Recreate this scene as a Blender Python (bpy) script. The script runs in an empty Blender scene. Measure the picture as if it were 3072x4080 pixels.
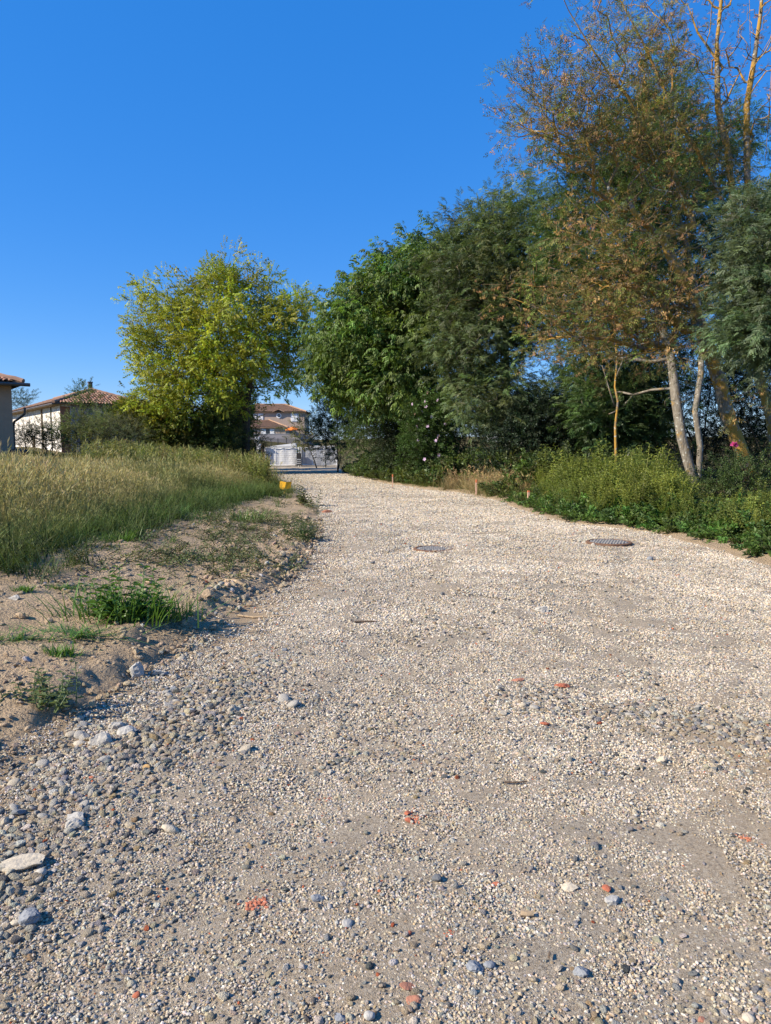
import bpy, bmesh, math, random
import numpy as np
from mathutils import Vector, Matrix

scene = bpy.context.scene
COL = scene.collection
rng = np.random.default_rng(7)
random.seed(7)

# ------------------------------------------------------------------ camera, sky, sun, exposure
FPX, CX, CY = 2830.0, 1536.0, 2040.0          # focal length and centre in photograph pixels
CAMZ, PITCH = 1.5, math.atan(250 / 2830)
cam_data = bpy.data.cameras.new('camera')
cam_data.sensor_fit = 'VERTICAL'
cam_data.sensor_height = 36.0
cam_data.lens = FPX / 4080 * 36.0
cam_data.clip_start = 0.05
cam_data.clip_end = 3000
cam = bpy.data.objects.new('camera', cam_data)
COL.objects.link(cam)
cam.location = (0, 0, CAMZ)
cam.rotation_euler = (math.pi / 2 - PITCH, 0, 0)
scene.camera = cam

SUN_EL = math.radians(34)
SUN_AZ = math.atan2(-0.90, -0.34)              # direction towards the sun, from +Y clockwise
TO_SUN = Vector((math.sin(SUN_AZ) * math.cos(SUN_EL), math.cos(SUN_AZ) * math.cos(SUN_EL), math.sin(SUN_EL)))
world = bpy.data.worlds.new('World')
scene.world = world
world.use_nodes = True
wn = world.node_tree
wn.nodes.clear()
sky = wn.nodes.new('ShaderNodeTexSky')
sky.sky_type = 'NISHITA'
sky.sun_disc = False
sky.sun_elevation = SUN_EL
sky.sun_rotation = SUN_AZ
sky.altitude = 200
sky.air_density = 1.0
sky.dust_density = 0.0
sky.ozone_density = 3.2
hs = wn.nodes.new('ShaderNodeHueSaturation')
hs.inputs['Saturation'].default_value = 1.30
hs.inputs['Value'].default_value = 1.1
hs.inputs['Hue'].default_value = 0.505
bg = wn.nodes.new('ShaderNodeBackground')
bg.inputs['Strength'].default_value = 0.10
wo = wn.nodes.new('ShaderNodeOutputWorld')
wn.links.new(sky.outputs[0], hs.inputs['Color'])
mxs = wn.nodes.new('ShaderNodeMix'); mxs.data_type = 'RGBA'
mxs.inputs[0].default_value = 0.52
mxs.inputs[7].default_value = (0.12, 1.60, 5.6, 1)        # deep even blue of a clear dry day
wn.links.new(hs.outputs[0], mxs.inputs[6])
wn.links.new(mxs.outputs[2], bg.inputs[0])
wn.links.new(bg.outputs[0], wo.inputs[0])

sun_data = bpy.data.lights.new('sun', 'SUN')
sun_data.energy = 5.0
sun_data.angle = math.radians(0.53)
sun_data.color = (1.0, 0.90, 0.74)
sun = bpy.data.objects.new('sun', sun_data)
COL.objects.link(sun)
sun.rotation_euler = (-TO_SUN).to_track_quat('-Z', 'Y').to_euler()

vs = scene.view_settings
vs.view_transform = 'Standard'
vs.look = 'None'
vs.exposure = 0.75
vs.gamma = 1.0
vs.use_curve_mapping = False
scene.cycles.max_bounces = 6
scene.cycles.diffuse_bounces = 3
scene.cycles.glossy_bounces = 2
scene.cycles.transmission_bounces = 3
scene.cycles.use_denoising = True

# ------------------------------------------------------------------ small helpers
def rays(u, v):
    u = np.asarray(u, float); v = np.asarray(v, float)
    a = (u - CX) / FPX; b = -(v - CY) / FPX
    return a, math.cos(PITCH) + b * math.sin(PITCH), b * math.cos(PITCH) - math.sin(PITCH)

def at(u, v, d):
    """the point seen in pixel (u, v) of the photograph at the depth d along y"""
    x, y, z = rays(u, v)
    k = d / y
    return Vector((float(x * k), float(d), float(CAMZ + z * k)))

def flat(u, v, z=0.0):
    x, y, zz = rays(u, v)
    k = (z - CAMZ) / zz
    return float(x * k), float(y * k)

def hash2(i, j, seed):
    h = (i.astype(np.int64) * 374761393 + j.astype(np.int64) * 668265263 + seed * 974634777) & 0x7fffffff
    h = ((h ^ (h >> 13)) * 1274126177) & 0x7fffffff
    return ((h ^ (h >> 16)) & 0xffff) / 65535.0

def vnoise(x, y, seed=0):
    x = np.asarray(x, float); y = np.asarray(y, float)
    i = np.floor(x); j = np.floor(y)
    fx = x - i; fy = y - j
    fx = fx * fx * (3 - 2 * fx); fy = fy * fy * (3 - 2 * fy)
    a = hash2(i, j, seed); b = hash2(i + 1, j, seed); c = hash2(i, j + 1, seed); d = hash2(i + 1, j + 1, seed)
    return (a * (1 - fx) + b * fx) * (1 - fy) + (c * (1 - fx) + d * fx) * fy

def fbm(x, y, seed=0, octv=4):
    t = 0.0; amp = 0.5
    for k in range(octv):
        t = t + amp * (vnoise(x * 2 ** k, y * 2 ** k, seed + k * 17) - 0.5)
        amp *= 0.5
    return t

def sstep(a, b, x):
    t = np.clip((np.asarray(x, float) - a) / (b - a), 0, 1)
    return t * t * (3 - 2 * t)

# ------------------------------------------------------------------ the lie of the land
LEFT_PX = [(0, 2985), (94, 2920), (346, 2790), (497, 2704), (749, 2553), (886, 2437), (1118, 2322), (1230, 2187),
           (1265, 2120), (1270, 2036), (1190, 1977), (1130, 1950), (1068, 1905), (1045, 1875), (1040, 1860)]
RIGHT_PX = [(3072, 2255), (2900, 2197), (2600, 2120), (2300, 2090), (2150, 2055), (2000, 2000), (1850, 1965), (1700, 1950),
            (1500, 1918), (1375, 1893), (1345, 1862)]
lp = [flat(*p) for p in LEFT_PX]; rp = [flat(*p) for p in RIGHT_PX]
lx = np.array([-3.6, -2.4] + [p[0] for p in lp] + [-14.5]); ly = np.array([-5.0, 1.5] + [p[1] for p in lp] + [95.0])
rx = np.array([5.6, 5.3] + [p[0] for p in rp] + [-7.0]); ry = np.array([-5.0, 3.0] + [p[1] for p in rp] + [95.0])

def xl(y): return np.interp(y, ly, lx)
def xr(y): return np.interp(y, ry, rx)

def land(x, y):
    """height of the land"""
    x = np.asarray(x, float); y = np.asarray(y, float)
    s = xl(y) - x
    wob = 0.10 * (vnoise(x * 5, y * 5, 3) - 0.5) + 0.06 * (vnoise(x * 14, y * 14, 4) - 0.5)
    near = sstep(60, 20, y)
    zl = 0.055 * sstep(-0.02, 0.22, s + 1.6 * wob) * near + 0.088 * np.clip(s - 0.2, 0, 20)
    s2 = x - xr(y)
    zr = 0.06 * sstep(-0.05, 0.4, s2 + wob) + 0.035 * np.clip(s2 - 0.3, 0, 12)
    far = 1.0 * sstep(90, 106, y) + 2.2 * sstep(119.6, 121, y)
    roll = 0.05 * fbm(x * 0.5, y * 0.5, 11, 2)
    return zl + zr + far + roll

def land1(x, y): return float(land(np.array([x]), np.array([y]))[0])

def hit(u, v):
    """where the ray of pixel (u, v) meets the land"""
    x, y, z = rays(u, v)
    k = np.linspace(1.5, 140, 9000)
    zz = CAMZ + z * k
    h = land(x * k, y * k)
    i = np.argmax(zz <= h)
    return Vector((float(x * k[i]), float(y * k[i]), float(h[i])))

MEADOW_PX = [(0, 2300), (100, 2255), (202, 2204), (454, 2150), (600, 2105), (697, 2070), (840, 2015), (960, 1990), (1092, 1970), (1128, 1950)]
mp = [hit(*p) for p in MEADOW_PX]
mx = np.array([-12.0, -5.2] + [p.x for p in mp] + [-4.6, -6.6, -9.0]); my = np.array([4.8, 6.4] + [p.y for p in mp] + [30.0, 38.0, 50.0])
o_ = np.argsort(my); mx = mx[o_]; my = my[o_]
def meadow_edge(y): return np.interp(y, my, mx)

# ------------------------------------------------------------------ materials
def new_mat(name):
    m = bpy.data.materials.new(name)
    m.use_nodes = True
    m.node_tree.nodes.clear()
    return m, m.node_tree

def N(t, typ, **kw):
    n = t.nodes.new(typ)
    for k, v in kw.items():
        if k in n.inputs: n.inputs[k].default_value = v
        else: setattr(n, k, v)
    return n

def mixc(t, fac, a, b, blend='MIX'):
    n = t.nodes.new('ShaderNodeMix'); n.data_type = 'RGBA'; n.blend_type = blend
    for s, v in ((0, fac), (6, a), (7, b)):
        if isinstance(v, bpy.types.NodeSocket): t.links.new(v, n.inputs[s])
        else: n.inputs[s].default_value = v if s == 0 else (*v[:3], 1)
    return n.outputs[2]

def noise_fac(t, scale, detail=4, lo=0.35, hi=0.65, rough=0.6, coord='Object'):
    tc = N(t, 'ShaderNodeTexCoord')
    n = N(t, 'ShaderNodeTexNoise', Scale=scale, Detail=detail, Roughness=rough)
    t.links.new(tc.outputs[coord], n.inputs['Vector'])
    r = N(t, 'ShaderNodeMapRange')
    r.inputs[1].default_value = lo; r.inputs[2].default_value = hi
    t.links.new(n.outputs[0], r.inputs[0])
    return r.outputs[0]

def finish(t, color, rough=0.7, spec=0.3, bump=None, bump_d=0.02, bump_s=1.0, metal=0.0):
    p = N(t, 'ShaderNodeBsdfPrincipled', Roughness=rough, Metallic=metal)
    p.inputs['Specular IOR Level'].default_value = spec
    if isinstance(color, bpy.types.NodeSocket): t.links.new(color, p.inputs['Base Color'])
    else: p.inputs['Base Color'].default_value = (*color[:3], 1)
    if bump is not None:
        b = N(t, 'ShaderNodeBump', Distance=bump_d, Strength=bump_s)
        t.links.new(bump, b.inputs['Height'])
        t.links.new(b.outputs[0], p.inputs['Normal'])
    o = N(t, 'ShaderNodeOutputMaterial')
    t.links.new(p.outputs[0], o.inputs[0])
    return p

def simple(name, a, b=None, scale=8, rough=0.7, spec=0.3, metal=0.0, bump=0.0, lo=0.35, hi=0.65):
    m, t = new_mat(name)
    b = b if b is not None else tuple(c * 0.8 for c in a)
    f = noise_fac(t, scale, 5, lo, hi)
    c = mixc(t, f, a, b)
    finish(t, c, rough, spec, f if bump else None, bump, 1.0, metal)
    return m

def foliage_mat(name, tint=True, transl=0.35, rough=0.5, spec=0.35, warmth=(1.35, 1.35, 0.6)):
    m, t = new_mat(name)
    vc = N(t, 'ShaderNodeAttribute', attribute_name='vc')
    c = vc.outputs[0]
    if tint:
        ti = N(t, 'ShaderNodeAttribute', attribute_name='tint', attribute_type='INSTANCER')
        c = mixc(t, 1.0, c, ti.outputs[0], 'MULTIPLY')
    p = N(t, 'ShaderNodeBsdfPrincipled', Roughness=rough)
    p.inputs['Specular IOR Level'].default_value = spec
    t.links.new(c, p.inputs['Base Color'])
    o = N(t, 'ShaderNodeOutputMaterial')
    if transl > 0:
        tr = N(t, 'ShaderNodeBsdfTranslucent')
        warm = mixc(t, 1.0, c, warmth, 'MULTIPLY')
        t.links.new(warm, tr.inputs['Color'])
        mx_ = N(t, 'ShaderNodeMixShader'); mx_.inputs[0].default_value = transl
        t.links.new(p.outputs[0], mx_.inputs[1]); t.links.new(tr.outputs[0], mx_.inputs[2])
        t.links.new(mx_.outputs[0], o.inputs[0])
    else:
        t.links.new(p.outputs[0], o.inputs[0])
    return m

M = {}
M['leaf'] = foliage_mat('leaf_green', True, 0.32)
M['dry'] = foliage_mat('dry_seed', False, 0.25, 0.8, 0.1)
M['grass'] = foliage_mat('grass_blade', True, 0.30, 0.6, 0.25, (1.1, 1.1, 0.8))
M['grain'] = foliage_mat('gravel_grain', True, 0.0, 0.85, 0.2)

def stone_mat():
    m, t = new_mat('stone')
    vc = N(t, 'ShaderNodeAttribute', attribute_name='vc')
    ti = N(t, 'ShaderNodeAttribute', attribute_name='tint', attribute_type='INSTANCER')
    c = mixc(t, 1.0, vc.outputs[0], ti.outputs[0], 'MULTIPLY')
    f = noise_fac(t, 3.0, 6, 0.3, 0.7)
    c = mixc(t, f, c, mixc(t, 1.0, c, (0.62, 0.62, 0.62), 'MULTIPLY'))
    finish(t, c, 0.85, 0.2, f, 0.08, 0.6)
    return m
M['stone'] = stone_mat()

def own_stone(name, a, b, bump=0.004, scale=60):
    m, t = new_mat(name)
    f = noise_fac(t, scale, 6, 0.3, 0.7)
    c = mixc(t, f, a, b)
    finish(t, c, 0.85, 0.2, f, bump, 0.7)
    return m

def bark_mat(name, a, b, c2=None, amount=0.5):
    """bark a/b with patches of lichen c2"""
    m, t = new_mat(name)
    tc = N(t, 'ShaderNodeTexCoord')
    mp_ = N(t, 'ShaderNodeMapping'); mp_.inputs['Scale'].default_value = (1, 1, 0.25)
    t.links.new(tc.outputs['Object'], mp_.inputs[0])
    n = N(t, 'ShaderNodeTexNoise', Scale=14.0, Detail=6.0, Roughness=0.7)
    t.links.new(mp_.outputs[0], n.inputs['Vector'])
    r = N(t, 'ShaderNodeMapRange'); r.inputs[1].default_value = 0.38; r.inputs[2].default_value = 0.62
    t.links.new(n.outputs[0], r.inputs[0])
    c = mixc(t, r.outputs[0], a, b)
    if c2:
        f = noise_fac(t, 2.4, 5, 0.62 - amount * 0.3, 0.70 - amount * 0.3, 0.7)
        c = mixc(t, f, c, c2)
        f2 = noise_fac(t, 9.0, 3, 0.60, 0.66)
        c = mixc(t, f2, c, (0.42, 0.41, 0.36))
    finish(t, c, 0.9, 0.15, n.outputs[0], 0.03, 0.8)
    return m
M['bark'] = bark_mat('bark_grey', (0.10, 0.085, 0.07), (0.045, 0.038, 0.03))
M['bark_ash'] = bark_mat('bark_ash', (0.26, 0.23, 0.19), (0.13, 0.11, 0.085), (0.32, 0.20, 0.06), 0.10)
M['bark_lichen'] = bark_mat('bark_lichen', (0.25, 0.215, 0.17), (0.13, 0.105, 0.08), (0.40, 0.23, 0.05), 0.62)

# ------------------------------------------------------------------ mesh building
class MB:
    def __init__(self):
        self.v = []; self.f = []; self.c = []; self.m = []
    def add(self, verts, faces, col=(1, 1, 1), mi=0):
        o = len(self.v)
        self.v.extend([tuple(p) for p in verts])
        if len(col) == len(verts) and hasattr(col[0], '__len__'): self.c.extend([tuple(c) for c in col])
        else: self.c.extend([tuple(col)] * len(verts))
        for f in faces:
            self.f.append(tuple(i + o for i in f)); self.m.append(mi)
    def box(self, c, s, rz=0.0, mat=None, mi=0, col=(1, 1, 1)):
        hx, hy, hz = s[0] / 2, s[1] / 2, s[2] / 2
        P = [Vector((x, y, z)) for z in (-hz, hz) for y in (-hy, hy) for x in (-hx, hx)]
        R = mat if mat is not None else Matrix.Rotation(rz, 3, 'Z')
        P = [R @ p + Vector(c) for p in P]
        self.add(P, [(0, 2, 3, 1), (4, 5, 7, 6), (0, 1, 5, 4), (2, 6, 7, 3), (0, 4, 6, 2), (1, 3, 7, 5)], col, mi)
    def tube(self, pts, rad, n=6, cap=True, mi=0, col=(1, 1, 1)):
        pts = [Vector(p) for p in pts]
        V = []; ref = None
        for i, p in enumerate(pts):
            a = pts[min(i + 1, len(pts) - 1)] - pts[max(i - 1, 0)]
            if a.length < 1e-9: a = Vector((0, 0, 1))
            a.normalize()
            if ref is None: ref = Vector((1, 0, 0)) if abs(a.x) < 0.8 else Vector((0, 1, 0))
            x = ref - a * ref.dot(a); x.normalize(); ref = x
            y = a.cross(x)
            r = rad[i] if hasattr(rad, '__len__') else rad
            for k in range(n):
                t = 2 * math.pi * k / n
                V.append(p + x * (r * math.cos(t)) + y * (r * math.sin(t)))
        F = []
        for i in range(len(pts) - 1):
            for k in range(n):
                F.append((i * n + k, i * n + (k + 1) % n, (i + 1) * n + (k + 1) % n, (i + 1) * n + k))
        if cap:
            F.append(tuple(range(n))[::-1]); F.append(tuple((len(pts) - 1) * n + k for k in range(n)))
        self.add(V, F, col, mi)
    def leaf(self, p, d, up, L, W, col, fold=0.25, droop=0.0, mi=0):
        d = Vector(d).normalized(); up = Vector(up)
        s = d.cross(up)
        if s.length < 1e-6: s = d.cross(Vector((1, 0.3, 0)))
        s.normalize(); n = s.cross(d)
        p = Vector(p)
        mid = p + d * (L * 0.45)
        tip = p + d * L - Vector((0, 0, droop * L))
        self.add([p, mid + s * (W / 2) + n * (fold * W / 2), tip, mid - s * (W / 2) + n * (fold * W / 2)], [(0, 1, 2), (0, 2, 3)], col, mi)
    def mesh(self, name, mats, smooth=False):
        me = bpy.data.meshes.new(name)
        me.from_pydata(self.v, [], self.f)
        for m in (mats if isinstance(mats, (list, tuple)) else [mats]): me.materials.append(m)
        if any(self.m): me.polygons.foreach_set('material_index', self.m)
        a = me.attributes.new('vc', 'FLOAT_COLOR', 'POINT')
        c = np.ones((len(self.v), 4), np.float32); c[:, :3] = np.array(self.c, np.float32).reshape(-1, 3)
        a.data.foreach_set('color', c.ravel())
        if smooth: me.polygons.foreach_set('use_smooth', [True] * len(me.polygons))
        me.update()
        return me
    def build(self, name, mats, parent=None, smooth=False, loc=None):
        o = bpy.data.objects.new(name, self.mesh(name, mats, smooth))
        COL.objects.link(o)
        if parent is not None: o.parent = parent
        if loc is not None: o.location = loc
        return o

def tag(o, label=None, cat=None, group=None, kind=None):
    if label: o['label'] = label
    if cat: o['category'] = cat
    if group: o['group'] = group
    if kind: o['kind'] = kind
    return o

def thing(name, label, cat, loc=(0, 0, 0), rz=0.0, group=None):
    o = bpy.data.objects.new(name, None)
    COL.objects.link(o)
    o.empty_display_size = 0.2
    o.location = loc; o.rotation_euler = (0, 0, rz)
    return tag(o, label, cat, group)

def grid_object(name, X, Y, Z, mat, attrs=None, kind='structure', smooth=True):
    r, c = X.shape
    me = bpy.data.meshes.new(name)
    V = np.stack([X, Y, Z], -1).reshape(-1, 3)
    i = np.arange(r * c).reshape(r, c)
    F = np.stack([i[:-1, :-1], i[:-1, 1:], i[1:, 1:], i[1:, :-1]], -1).reshape(-1, 4)
    me.vertices.add(len(V)); me.vertices.foreach_set('co', V.ravel())
    me.loops.add(F.size); me.loops.foreach_set('vertex_index', F.ravel())
    me.polygons.add(len(F)); me.polygons.foreach_set('loop_start', np.arange(0, F.size, 4)); me.polygons.foreach_set('loop_total', np.full(len(F), 4))
    me.update(calc_edges=True); me.validate()
    me.polygons.foreach_set('use_smooth', [smooth] * len(F))
    for k, A in (attrs or {}).items():
        a = me.attributes.new(k, 'FLOAT', 'POINT'); a.data.foreach_set('value', A.astype(np.float32).ravel())
    me.materials.append(mat)
    o = bpy.data.objects.new(name, me); COL.objects.link(o)
    if kind: o['kind'] = kind
    return o

# ------------------------------------------------------------------ scattering of masses (geometry nodes)
def euler_from(R):
    return np.stack([np.arctan2(R[:, 2, 1], R[:, 2, 2]), -np.arcsin(np.clip(R[:, 2, 0], -1, 1)), np.arctan2(R[:, 1, 0], R[:, 0, 0])], -1)

def rot_from_dir(D, roll=None):
    """rotations that turn +X to D and keep +Z as upright as they can"""
    D = D / np.maximum(np.linalg.norm(D, axis=1, keepdims=True), 1e-9)
    up = np.tile(np.array([0.02, 0.01, 1.0]), (len(D), 1))
    Yv = np.cross(up, D); Yv /= np.maximum(np.linalg.norm(Yv, axis=1, keepdims=True), 1e-6)
    Zv = np.cross(D, Yv)
    if roll is not None:
        c = np.cos(roll)[:, None]; s = np.sin(roll)[:, None]
        Yv, Zv = Yv * c + Zv * s, Zv * c - Yv * s
    return euler_from(np.stack([D, Yv, Zv], -1))

PROTO = {}
def proto(name, mb, mats, smooth=False):
    o = bpy.data.objects.new(name, mb.mesh(name, mats, smooth))
    o.use_fake_user = True
    return o

def scatter(name, P, R, S, protos, tint=None, parent=None, pid=None, kind='stuff'):
    """one object whose geometry is the shapes in protos set at the points P"""
    n = len(P)
    me = bpy.data.meshes.new(name)
    me.vertices.add(n); me.vertices.foreach_set('co', np.asarray(P, np.float32).ravel())
    def att(k, typ, key, arr):
        a = me.attributes.new(k, typ, 'POINT'); a.data.foreach_set(key, np.ascontiguousarray(arr).ravel())
    S = np.asarray(S, np.float32)
    if S.ndim == 1: S = np.repeat(S[:, None], 3, 1)
    att('rot', 'FLOAT_VECTOR', 'vector', np.asarray(R, np.float32))
    att('scl', 'FLOAT_VECTOR', 'vector', S)
    if pid is None: pid = rng.integers(0, len(protos), n)
    att('pid', 'INT', 'value', np.asarray(pid, np.int32))
    T = np.ones((n, 4), np.float32)
    if tint is not None: T[:, :3] = tint
    att('tint', 'FLOAT_COLOR', 'color', T)
    o = bpy.data.objects.new(name, me); COL.objects.link(o)
    if parent is not None: o.parent = parent
    if kind: o['kind'] = kind
    for p in protos:
        for m in p.data.materials:
            if m.name not in me.materials: me.materials.append(m)
    g = bpy.data.node_groups.new(name, 'GeometryNodeTree')
    g.interface.new_socket('Geometry', in_out='INPUT', socket_type='NodeSocketGeometry')
    g.interface.new_socket('Geometry', in_out='OUTPUT', socket_type='NodeSocketGeometry')
    gi = g.nodes.new('NodeGroupInput'); go = g.nodes.new('NodeGroupOutput')
    ip = g.nodes.new('GeometryNodeInstanceOnPoints')
    ip.inputs['Pick Instance'].default_value = True
    jn = g.nodes.new('GeometryNodeJoinGeometry')
    for p in reversed(protos):
        oi = g.nodes.new('GeometryNodeObjectInfo'); oi.inputs['Object'].default_value = p
        gi2 = g.nodes.new('GeometryNodeGeometryToInstance')
        g.links.new(oi.outputs['Geometry'], gi2.inputs[0])
        g.links.new(gi2.outputs[0], jn.inputs[0])
    def named(k, typ):
        a = g.nodes.new('GeometryNodeInputNamedAttribute'); a.data_type = typ; a.inputs[0].default_value = k
        return a.outputs[0]
    g.links.new(gi.outputs[0], ip.inputs['Points'])
    g.links.new(jn.outputs[0], ip.inputs['Instance'])
    g.links.new(named('pid', 'INT'), ip.inputs['Instance Index'])
    g.links.new(named('rot', 'FLOAT_VECTOR'), ip.inputs['Rotation'])
    g.links.new(named('scl', 'FLOAT_VECTOR'), ip.inputs['Scale'])
    g.links.new(ip.outputs[0], go.inputs[0])
    mod = o.modifiers.new('scatter', 'NODES'); mod.node_group = g
    return o

def jit(n, base, dv=0.25, hue=0.1, r=None):
    """n colours round base"""
    r = r or rng
    k = r.normal(1, dv, (n, 1)).clip(0.35, 1.9)
    h = r.normal(0, hue, (n, 3))
    return np.clip(np.array(base)[None] * k * (1 + h), 0.002, 0.95)
# ------------------------------------------------------------------ ground
def ground_mat():
    m, t = new_mat('earth_and_turf')
    f = noise_fac(t, 0.35, 6, 0.35, 0.65)
    c = mixc(t, f, (0.085, 0.085, 0.03), (0.21, 0.16, 0.085))
    f2 = noise_fac(t, 7.0, 5, 0.3, 0.7)
    c = mixc(t, f2, c, mixc(t, 1.0, c, (0.7, 0.72, 0.65), 'MULTIPLY'))
    finish(t, c, 0.95, 0.1, f2, 0.08, 0.8)
    return m

def dirt_mat(name='loose_earth', a=(0.60, 0.455, 0.30), b=(0.50, 0.37, 0.235)):
    m, t = new_mat(name)
    f = noise_fac(t, 1.2, 6, 0.35, 0.65)
    c = mixc(t, f, a, b)
    f2 = noise_fac(t, 45.0, 5, 0.35, 0.7)
    c = mixc(t, f2, mixc(t, 1.0, c, (0.78, 0.78, 0.78), 'MULTIPLY'), c)
    f3 = noise_fac(t, 0.6, 3, 0.55, 0.62)
    c = mixc(t, f3, c, mixc(t, 1.0, c, (1.12, 1.10, 1.08), 'MULTIPLY'))
    finish(t, c, 0.95, 0.1, f2, 0.03, 1.0)
    return m

def road_mat():
    m, t = new_mat('crushed_gravel')
    tc = N(t, 'ShaderNodeTexCoord')
    nz = N(t, 'ShaderNodeTexNoise', Scale=40.0, Detail=2.0)
    t.links.new(tc.outputs['Object'], nz.inputs['Vector'])
    wp = mixc(t, 0.012, tc.outputs['Object'], nz.outputs['Color'], 'ADD')
    cs, hs_ = [], []
    for sc in (210.0, 105.0):
        vo = N(t, 'ShaderNodeTexVoronoi', Scale=sc); vo.feature = 'F1'
        t.links.new(wp, vo.inputs['Vector'])
        r = N(t, 'ShaderNodeValToRGB')
        e = r.color_ramp.elements
        e[0].position = 0.0; e[0].color = (0.14, 0.13, 0.12, 1)
        e[1].position = 1.0; e[1].color = (0.62, 0.57, 0.49, 1)
        for p_, c_ in ((0.12, (0.20, 0.19, 0.18)), (0.25, (0.40, 0.33, 0.24)), (0.5, (0.48, 0.41, 0.32)), (0.75, (0.55, 0.50, 0.42))):
            k = e.new(p_); k.color = (*c_, 1)
        sp = N(t, 'ShaderNodeSeparateColor'); t.links.new(vo.outputs['Color'], sp.inputs[0])
        t.links.new(sp.outputs[0], r.inputs[0])
        cs.append(r.outputs[0])
        hs_.append(vo.outputs['Distance'])
    c = mixc(t, 0.45, cs[0], cs[1])
    f = noise_fac(t, 0.9, 5, 0.38, 0.62)
    sand = N(t, 'ShaderNodeAttribute', attribute_name='sand')
    g = noise_fac(t, 220.0, 3, 0.3, 0.7)
    sc_ = mixc(t, g, (0.50, 0.395, 0.28), (0.38, 0.295, 0.20))
    mul = N(t, 'ShaderNodeMath', operation='MULTIPLY_ADD'); mul.inputs[1].default_value = 0.22; mul.inputs[2].default_value = 0.08
    t.links.new(f, mul.inputs[0])
    ad = N(t, 'ShaderNodeMath', operation='ADD', use_clamp=True)
    t.links.new(mul.outputs[0], ad.inputs[0]); t.links.new(sand.outputs['Fac'], ad.inputs[1])
    c = mixc(t, ad.outputs[0], c, sc_)
    fine = noise_fac(t, 260.0, 4, 0.3, 0.7)
    c = mixc(t, 1.0, c, (0.76, 0.715, 0.645), 'MULTIPLY')
    finish(t, c, 0.92, 0.15, fine, 0.004, 0.8)
    return m

M['ground'] = ground_mat(); M['dirt'] = dirt_mat(); M['road'] = road_mat()

# far ground, one sheet to the horizon
gx = np.concatenate([-np.geomspace(900, 40, 16), np.linspace(-36, 26, 125), np.geomspace(30, 900, 16)])
gy = np.concatenate([[-60, -30, -15], np.linspace(-6, 80, 173), np.geomspace(82, 1500, 45)])
X, Y = np.meshgrid(gx, gy)
grd = grid_object('ground', X, Y, land(X, Y) - 0.07 - 0.0 * X, M['ground'])

# gravel road
def road_rows():
    return np.concatenate([np.arange(-1.5, 5, 0.03), np.geomspace(5, 78, 330)])
ys = road_rows(); tt = np.linspace(0, 1, 190)
Yr, T = np.meshgrid(ys, tt, indexing='ij')
A = xl(Yr) - 0.35; B = xr(Yr) + 0.30
Xr = A + (B - A) * T
def road_z(x, y):
    x = np.asarray(x, float); y = np.asarray(y, float)
    s = x - xl(y); s2 = xr(y) - x
    z = 0.05 * fbm(x * 0.5, y * 0.5, 11, 2) + 0.045 * fbm(x * 1.3, y * 1.3, 21, 3) + 0.014 * fbm(x * 9, y * 9, 22, 3)
    z = z - 0.03 * np.exp(-((s - 0.28) / 0.22) ** 2) * sstep(30, 6, y)      # shallow gutter under the bank
    z = z - 0.018 * (np.exp(-((s - 1.6) / 0.35) ** 2) + np.exp(-((s - 3.2) / 0.35) ** 2))
    z = z - 0.10 * sstep(0.0, -0.35, s) - 0.08 * sstep(0.05, -0.3, s2)
    return z
Zr = road_z(Xr, Yr)
sfromL = Xr - xl(Yr)
sand = np.exp(-((sfromL - 0.22) / (0.28 + 0.1 * fbm(Yr * 2, Xr * 2, 5, 2))) ** 2) * sstep(1.6, 2.6, Yr) * sstep(14, 9, Yr)
sand += 0.9 * sstep(0.35, -0.1, xr(Yr) - Xr) * sstep(13, 9, Yr)
sand += 0.38 * sstep(0.08, 0.3, fbm(Xr * 0.9, Yr * 0.9, 61, 3)) + 0.8 * np.exp(-(((Xr - 1.9) / 0.35) ** 2 + ((Yr - 3.2) / 0.9) ** 2))
road = grid_object('gravel_road', Xr, Yr, Zr, M['road'], {'sand': np.clip(sand, 0, 1)})

# bare earth bank between the road and the meadow
yd = np.concatenate([np.arange(0.8, 9, 0.033), np.geomspace(9, 27, 220)])
td = np.linspace(0, 1, 190) ** 1.25
Yd, T = np.meshgrid(yd, td, indexing='ij')
W = np.interp(yd, [0.8, 4, 8, 12, 17, 22, 27], [5.2, 5.2, 4.2, 3.6, 2.6, 1.6, 0.8])[:, None]
Xd = xl(Yd) + 0.22 - (W + 0.22) * T
def dirt_z(x, y):
    s = xl(y) - x + 0.22 * fbm(x * 2.2, y * 2.2, 36, 3)
    k = sstep(-0.15, 0.25, s)
    rid = np.abs(fbm(x * 3.1, y * 3.1, 32, 3))
    z = land(x, y) + k * (0.10 * fbm(x * 1.7, y * 1.7, 31, 3) + 0.055 * rid + 0.05 * fbm(x * 8, y * 8, 33, 3) * sstep(22, 6, y) + 0.028 * fbm(x * 28, y * 28, 34, 2) * sstep(12, 4, y))
    z = z + 0.055 * sstep(0.3, 0.7, vnoise(x * 1.9, y * 1.9, 37)) * np.exp(-((s - 0.30) / 0.20) ** 2) * sstep(18, 7, y)      # crumbly lip along the edge
    return z
Zd = dirt_z(Xd, Yd)
Zd -= 0.12 * sstep(0.06, -0.22, xl(Yd) - Xd) + 0.10 * sstep(0.93, 1.0, T)
dirt = grid_object('dirt_bank', Xd, Yd, Zd, M['dirt'])

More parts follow.
